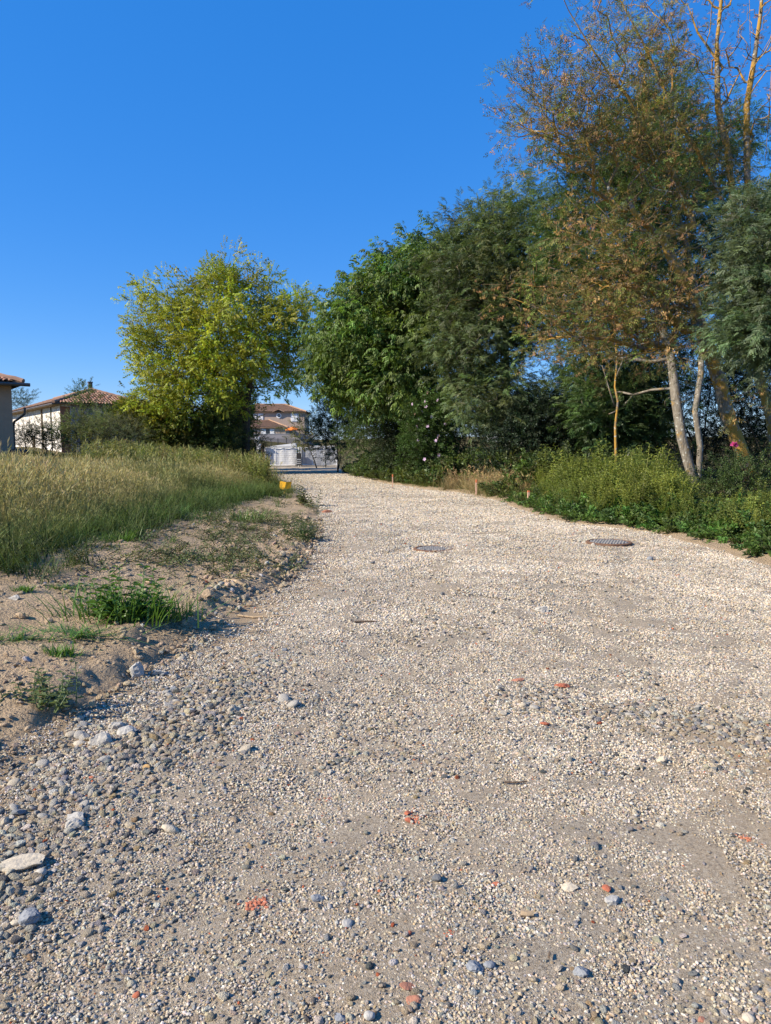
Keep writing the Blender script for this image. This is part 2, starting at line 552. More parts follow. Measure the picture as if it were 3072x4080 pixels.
# strip of bare earth along the far side of the road
yv = np.geomspace(3.0, 34, 260); tv = np.linspace(0, 1, 30)
Yv, T = np.meshgrid(yv, tv, indexing='ij')
Xv = xr(Yv) - 0.12 + T * (0.6 * sstep(15, 9, Yv) + 0.5 + 1.6 * np.exp(-((Yv - 22.5) / 3.5) ** 2))
Zv = land(Xv, Yv) + 0.03 * fbm(Xv * 5, Yv * 5, 44, 3) - 0.08 * sstep(0.08, 0, T) - 0.1 * sstep(0.9, 1, T) + 0.03 * np.exp(-((T - 0.3) / 0.2) ** 2)
verge = grid_object('earth_verge', Xv, Yv, Zv, M['dirt'])

# ------------------------------------------------------------------ gravel
PAL = np.array([(0.58, 0.50, 0.38), (0.62, 0.55, 0.43), (0.50, 0.42, 0.31), (0.66, 0.61, 0.52), (0.52, 0.50, 0.46), (0.40, 0.39, 0.37),
                (0.235, 0.24, 0.245), (0.30, 0.31, 0.315), (0.13, 0.135, 0.14), (0.72, 0.69, 0.62), (0.48, 0.36, 0.22), (0.50, 0.41, 0.34), (0.50, 0.15, 0.07)])
PW = np.array([18, 14, 14, 10, 13, 10, 6, 5, 3.0, 5, 4, 3, 0.45]); PW = PW / PW.sum()

def pick_cols(n, r=None, w=None):
    r = r or rng
    c = PAL[r.choice(len(PAL), n, p=PW if w is None else w)]
    return np.clip(c * r.normal(1, 0.13, (n, 1)) * r.normal(1, 0.03, (n, 3)), 0.03, 0.85)

def ico(sub):
    bm = bmesh.new(); bmesh.ops.create_icosphere(bm, subdivisions=sub, radius=1.0)
    V = np.array([v.co[:] for v in bm.verts]); F = [tuple(v.index for v in f.verts) for f in bm.faces]
    bm.free(); return V, F
ICO1, ICO2, ICO3 = ico(1), ico(2), ico(3)

def stone_shape(r, base=ICO2, angular=True):
    V, F = base
    V = V.copy()
    # cut by a few random planes for a broken stone, squash for a pebble
    if angular:
        for _ in range(r.integers(7, 12)):
            n = r.normal(size=3); n /= np.linalg.norm(n)
            d = r.uniform(0.45, 0.85)
            over = np.maximum(V @ n - d, 0)
            V -= over[:, None] * n[None] * 0.95
        V += r.normal(0, 0.025, V.shape)
    else:
        f = r.normal(0, 0.14, 6)
        V *= (1 + f[0] * V[:, :1] + f[1] * V[:, 1:2] * V[:, :1] + f[2] * V[:, 2:3] + f[3] * V[:, 1:2] ** 2)
    V *= np.array([r.uniform(0.9, 1.35), r.uniform(0.7, 1.05), r.uniform(0.42, 0.8)])
    return V, F

def make_patch(r, n, rad, lo, hi):
    mb = MB()
    cols = pick_cols(n, r)
    for i in range(n):
        rr = rad * math.sqrt(r.random()) * (0.55 + 0.45 * r.random())
        a = r.random() * 6.283
        s = lo + (hi - lo) * r.random() ** 2.6
        V, F = ICO1
        V = V * (1 + r.normal(0, 0.16, V.shape)) * np.array([r.uniform(.8, 1.3), r.uniform(.7, 1.1), r.uniform(.5, .85)])
        e = Matrix.Rotation(r.random() * 6.28, 3, 'Z') @ Matrix.Rotation(r.normal(0, 0.5), 3, 'X')
        V = V @ np.array(e).T * s
        V += np.array([rr * math.cos(a), rr * math.sin(a), s * r.uniform(-0.25, 0.36)])
        mb.add(V, F, cols[i])
    return mb
pr = np.random.default_rng(3)
PATCH = [proto('grain_patch', make_patch(pr, 560, 0.20, 0.0018, 0.0082), M['grain']) for _ in range(8)]
P, S = [], []
y = 0.9
while y < 46:
    sc = max(0.82, (y / 3.6) ** 0.62)
    step = 0.155 * sc
    x0, x1 = float(xl(y)) - 0.05, float(xr(y)) + 0.05
    for x in np.arange(max(x0, -0.62 * y - 1.0), min(x1, 0.62 * y + 1.0), step):
        P.append((x + rng.normal(0, step * 0.3), y + rng.normal(0, step * 0.3))); S.append(sc * rng.uniform(0.85, 1.15))
    y += step
P = np.array(P); S = np.array(S)
dens = 0.42 + 1.05 * vnoise(P[:, 0] * 0.9, P[:, 1] * 0.9, 61) + 0.55 * vnoise(P[:, 0] * 3, P[:, 1] * 3, 62)
dens -= 0.35 * (np.exp(-((P[:, 0] - xl(P[:, 1]) - 1.7) / 0.30) ** 2) + np.exp(-((P[:, 0] - xl(P[:, 1]) - 3.3) / 0.30) ** 2)) * sstep(3.0, 5.0, P[:, 1])
dens -= 0.7 * np.exp(-(((P[:, 0] - 1.9) / 0.45) ** 2 + ((P[:, 1] - 3.3) / 0.9) ** 2))
sl = P[:, 0] - xl(P[:, 1])
dens -= 0.9 * np.exp(-((sl - 0.20) / 0.24) ** 2) * sstep(1.8, 2.8, P[:, 1]) * sstep(15, 9, P[:, 1])
keep = rng.random(len(P)) < dens
P, S = P[keep], S[keep]
n = len(P)
R = np.zeros((n, 3)); R[:, 2] = rng.random(n) * 6.283
Z = road_z(P[:, 0], P[:, 1]) - 0.001
tn = 0.86 + 0.3 * vnoise(P[:, 0] * 0.8, P[:, 1] * 0.8, 66)[:, None] + rng.normal(0, 0.05, (n, 1))
gravel = scatter('gravel', np.column_stack([P, Z]), R, S, PATCH, np.clip(tn * np.array([0.85, 0.805, 0.745]), 0.5, 1.1))

STONES = []
sr = np.random.default_rng(12)
for k in range(14):
    V, F = stone_shape(sr, ICO2, k % 5 != 2)
    mb = MB(); mb.add(V, F, (1, 1, 1))
    STONES.append(proto('stone_shape', mb, M['stone'], smooth=(k % 5 == 2)))

def streak(x, y):
    """where the coarser stones lie"""
    s = x - xl(y)
    d = 0.20 + 0.35 * sstep(0.05, 0.22, fbm(x * 1.2, y * 1.2, 71, 3))
    d = d + 2.0 * np.exp(-((s - 0.68) / 0.40) ** 2) * sstep(5.6, 4.2, y) * sstep(0, 1.5, y)
    d = d + 1.0 * sstep(1.2, 0.4, s) * sstep(3.0, 1.5, y)
    d = d + 1.1 * np.exp(-((y - 3.95 + 0.35 * (x - 1.4)) / 0.26) ** 2) * sstep(0.5, 0.9, x) * sstep(2.3, 1.9, x)
    d = d + 0.8 * np.exp(-(((x - 0.3) / 0.9) ** 2 + ((y - 5.9) / 0.5) ** 2))
    d = d + 0.7 * sstep(0.6, 0.1, xr(y) - x) * sstep(9, 14, y)
    return d

def stone_field(n, y0, y1, lo, hi, power=2.5):
    yy = y0 * (y1 / y0) ** rng.random(n * 3)
    xx = (rng.random(n * 3) * 2 - 1) * (0.62 * yy + 0.5)
    ok = (xx > xl(yy) + 0.02) & (xx < xr(yy) + 0.15) & (rng.random(n * 3) * 1.6 < streak(xx, yy))
    xx, yy = xx[ok][:n], yy[ok][:n]
    m = len(xx)
    s = lo + (hi - lo) * rng.random(m) ** power
    s *= np.clip(0.75 + 0.25 * streak(xx, yy), 0.7, 1.25)
    rot = np.stack([rng.normal(0, 0.35, m), rng.normal(0, 0.35, m), rng.random(m) * 6.283], -1)
    z = road_z(xx, yy) + s * rng.uniform(0.1, 0.40, m)
    return np.column_stack([xx, yy, z]), rot, s
parts = [stone_field(15000, 1.3, 4.6, 0.0042, 0.019, 2.9), stone_field(16000, 3.2, 9.0, 0.0065, 0.022, 3.4), stone_field(14000, 7.0, 36.0, 0.009, 0.030, 2.8)]
P = np.concatenate([p[0] for p in parts]); R = np.concatenate([p[1] for p in parts]); S = np.concatenate([p[2] for p in parts])
stones = scatter('stones', P, R, S, STONES, pick_cols(len(P)) * np.array([[0.88, 0.84, 0.78]]))

# crumbs and clods of earth on the bank
n = 25000
yy = 2.0 * (15 / 2.0) ** rng.random(n); s = rng.random(n) ** 1.3 * 4.2
xx = xl(yy) + 0.12 - s
dd = 0.15 + 1.0 * sstep(0.0, 0.25, fbm(xx * 1.3, yy * 1.3, 81, 3)) + 1.5 * np.exp(-((s - 0.3) / 0.3) ** 2)
ok = (rng.random(n) < dd) & (np.abs(xx) < 0.63 * yy + 0.5)
xx, yy = xx[ok], yy[ok]; m = len(xx)
sz = (0.004 + 0.026 * rng.random(m) ** 7) * np.clip(yy / 5, 0.75, 1.7)
rot = np.stack([rng.normal(0, 0.5, m), rng.normal(0, 0.5, m), rng.random(m) * 6.283], -1)
cl = jit(m, (0.56, 0.425, 0.28), 0.13, 0.03)
gr = rng.random(m) < 0.10
cl[gr] = pick_cols(int(gr.sum()))
clods = scatter('earth_crumbs', np.column_stack([xx, yy, dirt_z(xx, yy) + sz * 0.2]), rot, sz, STONES, cl)
# ------------------------------------------------------------------ foliage shapes
def rv(r, s=1.0): return Vector(r.normal(0, s, 3))

def spray_ash(r, L=0.42, leaves=6, scale=1.0):
    """a twig of pinnate leaves"""
    mb = MB()
    tw = [Vector((0, 0, 0)), Vector((L * .5, 0, 0.03)), Vector((L, 0, 0.0))]
    mb.tube(tw, [0.006, 0.004, 0.002], 3, False, 0, (0.55, 0.5, 0.4))
    for i in range(leaves):
        t = 0.25 + 0.75 * i / (leaves - 1)
        p = Vector((L * t, 0, 0.03 * (1 - abs(2 * t - 1))))
        side = 1 if i % 2 else -1
        d = Vector((0.55 + 0.5 * t, side * (1.05 - 0.55 * t) + r.normal(0, .25), r.normal(0.05, 0.4))).normalized()
        rl = r.uniform(0.19, 0.27) * scale
        up = (Vector((0, 0, 1)) + rv(r, 0.35)).normalized()
        s = d.cross(up).normalized()
        k = r.uniform(0.75, 1.25)
        pts = [p + d * (rl * q) - Vector((0, 0, 0.10 * q * q)) for q in (0.25, 0.45, 0.65, 0.85, 1.0)]
        for q, pp in enumerate(pts):
            for sg in ((1, -1) if q < 4 else (0,)):
                dd = (d * (0.6 if sg else 1.0) + s * (sg * 0.9) - Vector((0, 0, 0.22 + r.random() * 0.3))).normalized()
                c = k * r.uniform(0.85, 1.2)
                mb.leaf(pp, dd, up, 0.088 * scale * r.uniform(.85, 1.2), 0.038 * scale, (c, c, c * r.uniform(0.85, 1.1)), 0.3, 0.12)
    return mb

def spray_walnut(r, scale=1.0):
    mb = MB()
    L = 0.40
    mb.tube([(0, 0, 0), (L * .5, 0, .03), (L, 0, 0.03)], [0.008, 0.006, 0.003], 3, False, 0, (0.6, 0.55, 0.4))
    for i in range(5):
        t = 0.3 + 0.7 * i / 4
        p = Vector((L * t, 0, 0.03))
        a = (i * 2.4 + r.normal(0, .3))
        d = Vector((0.55, math.cos(a), 0.55 * math.sin(a) - 0.05)).normalized()
        rl = r.uniform(0.20, 0.30) * scale
        up = (Vector((0, 0, 1)) + rv(r, .25)).normalized(); s = d.cross(up).normalized()
        k = r.uniform(0.75, 1.3)
        for q in (0.45, 0.75, 1.0):
            pp = p + d * (rl * q) - Vector((0, 0, 0.12 * q * q))
            for sg in ((1, -1) if q < 1 else (0,)):
                dd = (d * 0.55 + s * (sg * 0.7) - Vector((0, 0, 0.75 + 0.4 * r.random()))).normalized()
                c = k * r.uniform(0.85, 1.15)
                mb.leaf(pp, dd, (up + d * 0.4), 0.145 * scale * r.uniform(.8, 1.15), 0.066 * scale, (c, c, c), 0.25, 0.1)
    return mb

def spray_maple(r, scale=1.0, keys=True):
    """box elder: hanging leaves of three leaflets, with hanging bunches of pale keys"""
    mb = MB()
    L = 0.42
    mb.tube([(0, 0, 0), (L * .5, 0, .03), (L, 0, 0.05)], [0.007, 0.005, 0.003], 3, False, 0, (0.5, 0.45, 0.3))
    for i in range(7):
        t = 0.15 + 0.85 * i / 6
        side = 1 if i % 2 else -1
        p = Vector((L * t, 0, 0.04))
        d = Vector((0.5, side * (1 - .4 * t), 0.15 + r.normal(0, .25))).normalized()
        pp = p + d * (0.09 * scale)
        k = r.uniform(0.8, 1.25)
        for sg in (-1, 0, 1):
            dd = (d * 0.7 + Vector((-d.y, d.x, 0)) * (sg * 0.75) - Vector((0, 0, 0.55 + .5 * r.random()))).normalized()
            c = k * r.uniform(.9, 1.15)
            mb.leaf(pp, dd, (Vector((0, 0, 1)) + rv(r, .3) + d * .5), 0.105 * scale * r.uniform(.85, 1.2), 0.06 * scale, (c, c, c * .95), 0.3, 0.1)
    if keys:
        for i in range(3):
            p = Vector((L * r.uniform(.2, .9), r.normal(0, .03), 0.0))
            for j in range(10):
                pp = p - Vector((r.normal(0, .018), r.normal(0, .018), 0.03 + 0.017 * j))
                c = r.uniform(0.85, 1.2)
                mb.leaf(pp, Vector((r.normal(0, .5), r.normal(0, .5), -1)), rv(r), 0.038 * scale, 0.014 * scale, (1.7 * c, 1.42 * c, 1.35 * c), 0.1)
    return mb

def spray_shrub(r, n=16, L=0.35, ll=0.06, lw=0.035, lift=0.25):
    mb = MB()
    mb.tube([(0, 0, 0), (L * .5, 0, .02), (L, 0, 0.0)], [0.005, 0.004, 0.002], 3, False, 0, (0.5, 0.45, 0.35))
    for i in range(n):
        t = 0.1 + 0.9 * i / (n - 1)
        a = i * 2.4 + r.normal(0, .4)
        d = Vector((0.5, math.cos(a), math.sin(a) * .7 + lift)).normalized()
        c = r.uniform(.7, 1.3)
        mb.leaf(Vector((L * t, 0, .01)) + d * .015, d, Vector((0, 0, 1)) + rv(r, .4), ll * r.uniform(.7, 1.25), lw, (c, c, c), 0.3, 0.2)
    return mb

def spray_dying(r, keys=3, leaves=3, scale=1.0):
    """sparse small leaves and hanging bunches of brown keys (material 1)"""
    mb = MB()
    L = 0.42
    mb.tube([(0, 0, 0), (L * .4, 0, .03), (L, 0, 0.06)], [0.008, 0.006, 0.003], 3, False, 1, (0.22, 0.15, 0.08))
    for i in range(leaves):
        t = 0.35 + 0.65 * i / max(1, leaves - 1)
        side = 1 if i % 2 else -1
        p = Vector((L * t, 0, .04))
        d = Vector((.7, side * .7, r.normal(.2, .35))).normalized(); up = (Vector((0, 0, 1)) + rv(r, .3)).normalized(); s = d.cross(up).normalized()
        rl = r.uniform(.13, .2) * scale
        for q in (.4, .7, 1.0):
            pp = p + d * (rl * q) - Vector((0, 0, .04 * q))
            for sg in ((1, -1) if q < 1 else (0,)):
                c = r.uniform(.7, 1.3)
                mb.leaf(pp, d * .6 + s * (sg * .8) - Vector((0, 0, .2)), up, .07 * scale, .024 * scale, (c, c, c), .3, .1)
    for i in range(keys):
        p = Vector((L * r.uniform(.2, 1), r.normal(0, .04), .02))
        k = r.uniform(.7, 1.3); warm = r.random()
        for j in range(9):
            c = k * r.uniform(.8, 1.25)
            pp = p + Vector((r.normal(0, .025), r.normal(0, .025), -0.02 - .05 * r.random()))
            col = (0.40 * c, (0.205 + 0.07 * warm) * c, 0.11 * c)
            mb.leaf(pp, Vector((r.normal(0, .3), r.normal(0, .3), -1)), rv(r), .062 * scale, .016 * scale, col, .1, mi=1)
    return mb

fr = np.random.default_rng(21)
LEAF = [M['leaf'], M['dry']]
SP = {
    'ash': [proto('ash_spray', spray_ash(fr), LEAF) for _ in range(5)],
    'walnut': [proto('walnut_spray', spray_walnut(fr), LEAF) for _ in range(5)],
    'maple': [proto('maple_spray', spray_maple(fr), LEAF) for _ in range(4)],
    'shrub': [proto('shrub_spray', spray_shrub(fr), LEAF) for _ in range(4)],
    'laurel': [proto('laurel_spray', spray_shrub(fr, 14, .4, .11, .045), LEAF) for _ in range(4)],
    'fine': [proto('fine_spray', spray_shrub(fr, 26, .45, .045, .014, .4), LEAF) for _ in range(3)],
    'dying': [proto('dying_spray', spray_dying(fr, 1, 6), LEAF) for _ in range(3)] + [proto('dying_spray', spray_dying(fr, 0, 6), LEAF) for _ in range(2)],
    'keys': [proto('key_spray', spray_dying(fr, 4, 2), LEAF) for _ in range(3)],
    'sparse': [proto('sparse_spray', spray_dying(fr, 0, 5), LEAF) for _ in range(3)],
}

# ------------------------------------------------------------------ trees
def grow(start_chains, tips, r, bend=0.12, up=0.25, w_path=0.45):
    """limbs from the given chains of points to the tips; returns list of (points) chains and a radius law"""
    pos = []; par = []; plen = []
    fixed = []
    for ch, p0 in start_chains:
        prev = p0
        if p0 == 'near':
            dd_ = np.linalg.norm(np.array(pos) - np.array(ch[0], float), axis=1); prev = int(np.argmin(dd_))
        for p in ch:
            pos.append(np.array(p, float)); par.append(prev)
            plen.append(0.0 if prev < 0 else plen[prev] + float(np.linalg.norm(pos[-1] - pos[prev])))
            prev = len(pos) - 1
        fixed.append(prev)
    root = pos[0]
    tips = np.asarray(tips, float)
    order = np.argsort(np.linalg.norm(tips - np.mean([pos[i] for i in range(len(pos))], 0), axis=1))
    tipidx = []
    for i in order:
        t = tips[i]
        A = np.array(pos); D = np.linalg.norm(A - t, axis=1)
        cost = D + w_path * np.array(plen) * 0.6 + 1.2 * np.maximum(A[:, 2] - t[2], 0)
        j = int(np.argmin(cost)); L = D[j]
        n = max(2, int(L / 0.55) + 1)
        a = pos[j]; prev = j
        side = r.normal(0, bend * L, 3); side[2] = abs(side[2]) * 0.3 - up * L * 0.3
        for k in range(1, n + 1):
            q = k / n
            p = a + (t - a) * q + side * math.sin(math.pi * q) * (1 - 0.3 * q) + (r.normal(0, 0.03, 3) if k < n else 0)
            pos.append(p); par.append(prev); plen.append(plen[prev] + L / n)
            prev = len(pos) - 1
        tipidx.append(prev)
    return np.array(pos), np.array(par), tipidx

def wood(pos, par, r_tip, r_base, r, n_big=8, power=2.3, fixed_r=None):
    N_ = len(pos)
    w = np.zeros(N_); kids = [[] for _ in range(N_)]
    for i in range(N_):
        if par[i] >= 0: kids[par[i]].append(i)
    for i in range(N_ - 1, -1, -1):
        if not kids[i]: w[i] += 1
        if par[i] >= 0: w[par[i]] += w[i]
    e = math.log(max(r_base / r_tip, 1.01)) / math.log(max(w[0], 2))
    R = r_tip * w ** e
    mb = MB()
    done = set()
    roots = [i for i in range(N_) if par[i] < 0]
    stack = [(i, None) for i in roots]
    while stack:
        s, frm = stack.pop()
        ch = [] if frm is None else [frm]
        i = s
        while True:
            ch.append(i)
            if not kids[i]: break
            ks = sorted(kids[i], key=lambda k: -w[k])
            for k in ks[1:]: stack.append((k, i))
            i = ks[0]
        rr = [R[c] for c in ch]
        if frm is not None: rr[0] = min(R[frm] * 0.9, rr[1] * 1.25)
        rr[-1] *= 0.45
        nn = n_big if rr[0] > 0.06 else (5 if rr[0] > 0.02 else 3)
        if frm is None: rr[0] *= 1.35
        mb.tube([pos[c] for c in ch], rr, nn, True)
    return mb

def in_blobs(blobs, n, r, shell=0.55, gap=0.0, gs=0.9, seed=0):
    vol = np.array([b[1][0] * b[1][1] * b[1][2] for b in blobs]) ** 0.8
    which = r.choice(len(blobs), n, p=vol / vol.sum())
    d = r.normal(size=(n, 3)); d /= np.linalg.norm(d, axis=1, keepdims=True)
    rad = shell + (1 - shell) * r.random(n) ** 0.6
    deep = r.random(n) < 0.25
    rad[deep] = r.random(int(deep.sum())) ** 0.5
    C = np.array([b[0] for b in blobs])[which]; Rr = np.array([b[1] for b in blobs])[which]
    P = C + d * rad[:, None] * Rr * (0.88 + 0.24 * r.random((n, 1)))
    if gap > 0:
        f = vnoise(P[:, 0] * gs + P[:, 1] * .37, P[:, 2] * gs + P[:, 1] * .61, seed + 5)
        P = P[f > gap]
    return P

def thin(P, dmin, most):
    out = []
    for p in P:
        if len(out) >= most: break
        if not out or np.min(np.linalg.norm(np.array(out) - p, axis=1)) > dmin: out.append(p)
    return np.array(out)

def leafage(tips, pos, par, tipidx, per, spread, r, droop=0.1, dirmix=0.6):
    """points and directions of the sprays round the tips"""
    n = len(tips)
    I = np.repeat(np.arange(n), per)
    T = tips[I]
    base = np.array([pos[par[par[i]]] if par[i] >= 0 and par[par[i]] >= 0 else pos[i] for i in tipidx])
    D0 = (np.array([pos[i] for i in tipidx]) - base); D0 /= np.maximum(np.linalg.norm(D0, axis=1, keepdims=True), 1e-6)
    off = r.normal(size=(len(I), 3)) * spread * np.array([1, 1, 0.8])
    P = T + off
    D = D0[I] * dirmix + off / spread * 0.45 + r.normal(size=off.shape) * 0.35
    D[:, 2] -= droop
    return P, D, I

def plant(name, label, cat, base, chains, blobs, ntips, per, spray, tint, bark, seed, spread=0.35, r_tip=0.012, r_base=0.2, scale=(0.8, 1.25),
          dmin=0.45, gap=0.0, gs=0.9, droop=0.1, shell=0.5, group=None, dv=0.22, hue=0.07, extra=None, w_path=0.45, crown='crown', trunk='trunk', tips=None, patchy=0.35, rag=0.13, gap2=0):
    r = np.random.default_rng(seed)
    root = thing(name, label, cat, base, 0, group)
    b = np.array(base)
    if tips is None:
        tips = thin(in_blobs(blobs, ntips * 6, r, shell, gap, gs, seed), dmin, ntips)
    if rag > 0:
        ctr = tips.mean(0); q = r.random(len(tips)) < rag
        o = tips[q] - ctr; o /= np.maximum(np.linalg.norm(o, axis=1, keepdims=True), 1e-6)
        tips[q] += o * r.uniform(.1, .7, (q.sum(), 1)) + np.array([0, 0, 1.0]) * r.uniform(.1, .7, (q.sum(), 1)) * (o[:, 2:3] > -.2)
    pos, par, tipidx = grow(chains, tips, r, w_path=w_path)
    tp = np.array([pos[i] for i in tipidx])
    wood(pos - b, par, r_tip, r_base, r).build(trunk, bark, root, smooth=True)
    P, D, I = leafage(tp, pos, par, tipidx, per, spread, r, droop)
    cl = jit(len(tp), tint, dv, hue, r)[I] * (1 + r.normal(0, .12, (len(I), 1)))
    # light and dark of growth: patches of the crown differ in leaf colour
    f = vnoise(P[:, 0] * .8 + 3, P[:, 2] * .8 + P[:, 1] * .5, seed)[:, None] - 0.5
    cl = np.clip(cl * (1 + patchy * 2 * f), 0.004, 0.9)
    scatter(crown, P - b, rot_from_dir(D, r.normal(0, .4, len(P))), r.uniform(scale[0], scale[1], len(P)), SP[spray], cl, root)
    if extra: extra(root, b, tp, pos, par, tipidx, r)
    return root

def line(*pts, n=3):
    """subdivided polyline"""
    out = []
    pts = [np.array(p, float) for p in pts]
    for a, c in zip(pts[:-1], pts[1:]):
        for k in range(n): out.append(a + (c - a) * k / n)
    out.append(pts[-1])
    return out

def blob(u, v, d, ru, rv_, rd):
    """a lump of crown about pixel (u, v) at depth d; radii in pixels across and up, metres in depth"""
    c = at(u, v, d); k = d / FPX
    return (np.array(c), np.array([ru * k, rd, rv_ * k]))

def gpt(u, d, dz=0.0):
    """the ground under pixel column u at depth d"""
    x = (u - CX) / FPX * d / math.cos(PITCH) if False else float(rays(u, 1800)[0] / rays(u, 1800)[1] * d)
    return np.array([x, d, land1(x, d) + dz])

# --- box elder on the left of the road
d = 44.0
b0 = gpt(978, d, -0.1)
blobs = [blob(900, 1320, d, 240, 210, 3.6), blob(740, 1380, d - .5, 200, 180, 3.2), blob(1080, 1370, d + .3, 165, 180, 3.0), blob(890, 1160, d, 145, 95, 2.4),
         blob(640, 1300, d, 90, 120, 2.0), blob(590, 1370, d, 55, 90, 1.6), blob(545, 1280, d, 26, 55, .8), blob(600, 1190, d, 28, 55, .8), blob(760, 1140, d, 40, 65, .9), blob(1180, 1290, d, 85, 130, 1.8), blob(790, 1500, d - .8, 230, 130, 2.8), blob(760, 1600, d - 1, 190, 110, 2.4),
         blob(1090, 1500, d, 110, 80, 2), blob(1020, 1150, d, 80, 75, 1.6), blob(890, 1110, d, 75, 55, 1.3)]
tr = [b0, at(980, 1700, d), at(985, 1600, d), at(1000, 1520, d)]
ch = [(line(*tr), -1),
      (line(at(960, 1400, d), at(900, 1280, d), at(870, 1150, d)), 8), (line(at(1050, 1420, d + .4), at(1090, 1300, d + .6)), 9), (line(at(860, 1480, d - 1), at(740, 1400, d - 1.2), at(640, 1320, d - 1)), 6)]
plant('box_elder', 'broad yellow green tree with hanging keys beside the road, left of the white gate', 'tree', tuple(b0), ch, blobs, 560, 13, 'maple', (0.320, 0.350, 0.040), M['bark'], 101,
      spread=0.36, r_tip=0.011, r_base=0.24, dmin=0.42, gap=0.20, gs=0.8, droop=0.15, shell=0.5, hue=.06, dv=.18)

# --- walnut on the right of the road
d = 33.0
b0 = gpt(1610, d + 1, -0.1)
blobs = [blob(1600, 1330, d, 250, 230, 3.0), blob(1650, 1180, d, 190, 140, 2.4), blob(1430, 1400, d, 170, 190, 2.4), blob(1740, 1150, d + .5, 140, 170, 2.4), blob(1650, 1065, d, 85, 65, 1.5), blob(1560, 1100, d, 60, 60, 1.2), blob(1470, 1200, d, 120, 90, 1.8),
         blob(1350, 1320, d, 60, 60, 1.2), blob(1380, 1120, d, 35, 25, .8), blob(1620, 1530, d - .8, 220, 100, 2.2), blob(1780, 1060, d + .5, 60, 60, 1.2), blob(1400, 1480, d, 130, 110, 2)]
ch = [(line(b0, at(1612, 1750, d + 1), at(1615, 1600, d + .8), at(1600, 1420, d + .5)), -1), (line(at(1640, 1250, d + .3), at(1650, 1090, d)), 9), (line(at(1500, 1400, d), at(1420, 1360, d)), 7)]
plant('walnut_tree', 'dense dark walnut tree with large drooping leaves, first tall tree right of the gate', 'tree', tuple(b0), ch, blobs, 480, 12, 'walnut', (0.105, 0.165, 0.032), M['bark'], 102,
      spread=0.36, r_tip=0.012, r_base=0.22, dmin=0.42, gap=0.22, gs=0.8, droop=0.2, shell=0.55, dv=.18)

# --- blue green ash beside the walnut
d = 28.5
b0 = gpt(2010, d + 2, -0.1)
blobs = [blob(1950, 1100, d, 190, 200, 2.2), blob(2060, 950, d, 130, 150, 1.7), blob(1900, 1350, d, 200, 190, 2.2), blob(2080, 830, d, 55, 90, .9), blob(1960, 900, d, 80, 75, 1.1), blob(1830, 1150, d - .3, 90, 150, 1.4), blob(1950, 1560, d - .8, 170, 110, 1.8), blob(2120, 1180, d + .5, 130, 180, 1.8),
         blob(1860, 960, d, 70, 90, 1.0)]
ch = [(line(b0, at(2012, 1700, d + 2), at(2020, 1500, d + 1.4), at(2010, 1250, d + .8), at(2050, 900, d + .4)), -1)]
plant('ash_tree', 'blue green ash tree with fine leaves between the walnut and the orange barked trees', 'tree', tuple(b0), ch, blobs, 500, 17, 'ash', (0.125, 0.165, 0.072), M['bark_ash'], 103,
      spread=0.34, r_tip=0.010, r_base=0.17, dmin=0.36, gap=0.22, gs=1.0, droop=0.15, shell=0.5, dv=.25, scale=(.5, .85), gap2=0)

# --- twin stemmed ash behind the orange branches
d = 24.0
b0 = gpt(2778, 22.0, -0.1)
blobs = [blob(2420, 900, d, 250, 260, 2.6), blob(2580, 640, d, 200, 220, 2.2), blob(2330, 700, d, 150, 130, 1.8), blob(2480, 1220, d + 1, 260, 230, 2.4), blob(2260, 1050, d, 120, 220, 1.7), blob(2700, 900, d + 1.2, 190, 300, 2.0),
         blob(2640, 440, d, 130, 110, 1.5), blob(2330, 1500, d + 1.5, 160, 130, 1.6), blob(2560, 1560, d + 1.5, 170, 160, 1.6), blob(2900, 1000, d + 2, 150, 250, 1.6), blob(2900, 620, d + 2, 110, 120, 1.4)]
s1 = [at(2772, 1941, 22), at(2744, 1850, 22), at(2716, 1744, 22.1), at(2695, 1603, 22.3), at(2674, 1428, 22.7), at(2610, 1200, 23.3), at(2560, 950, 23.7)]
s2 = [at(2783, 1900, 22), at(2790, 1779, 21.9), at(2770, 1639, 21.9), at(2792, 1498, 22.2), at(2800, 1300, 22.8), at(2740, 1000, 23.4), at(2650, 700, 23.8)]
ch = [([b0] + line(*s1), -1), (line(*s2), 0)]
plant('ash_tree', 'dark green ash with twin pale trunks rising from the tall weeds', 'tree', tuple(b0), ch, blobs, 560, 15, 'ash', (0.085, 0.135, 0.042), M['bark_ash'], 104,
      spread=0.34, r_tip=0.011, r_base=0.185, dmin=0.36, gap=0.24, gs=1.0, droop=0.15, shell=0.5, dv=.25, scale=(.5, .85))

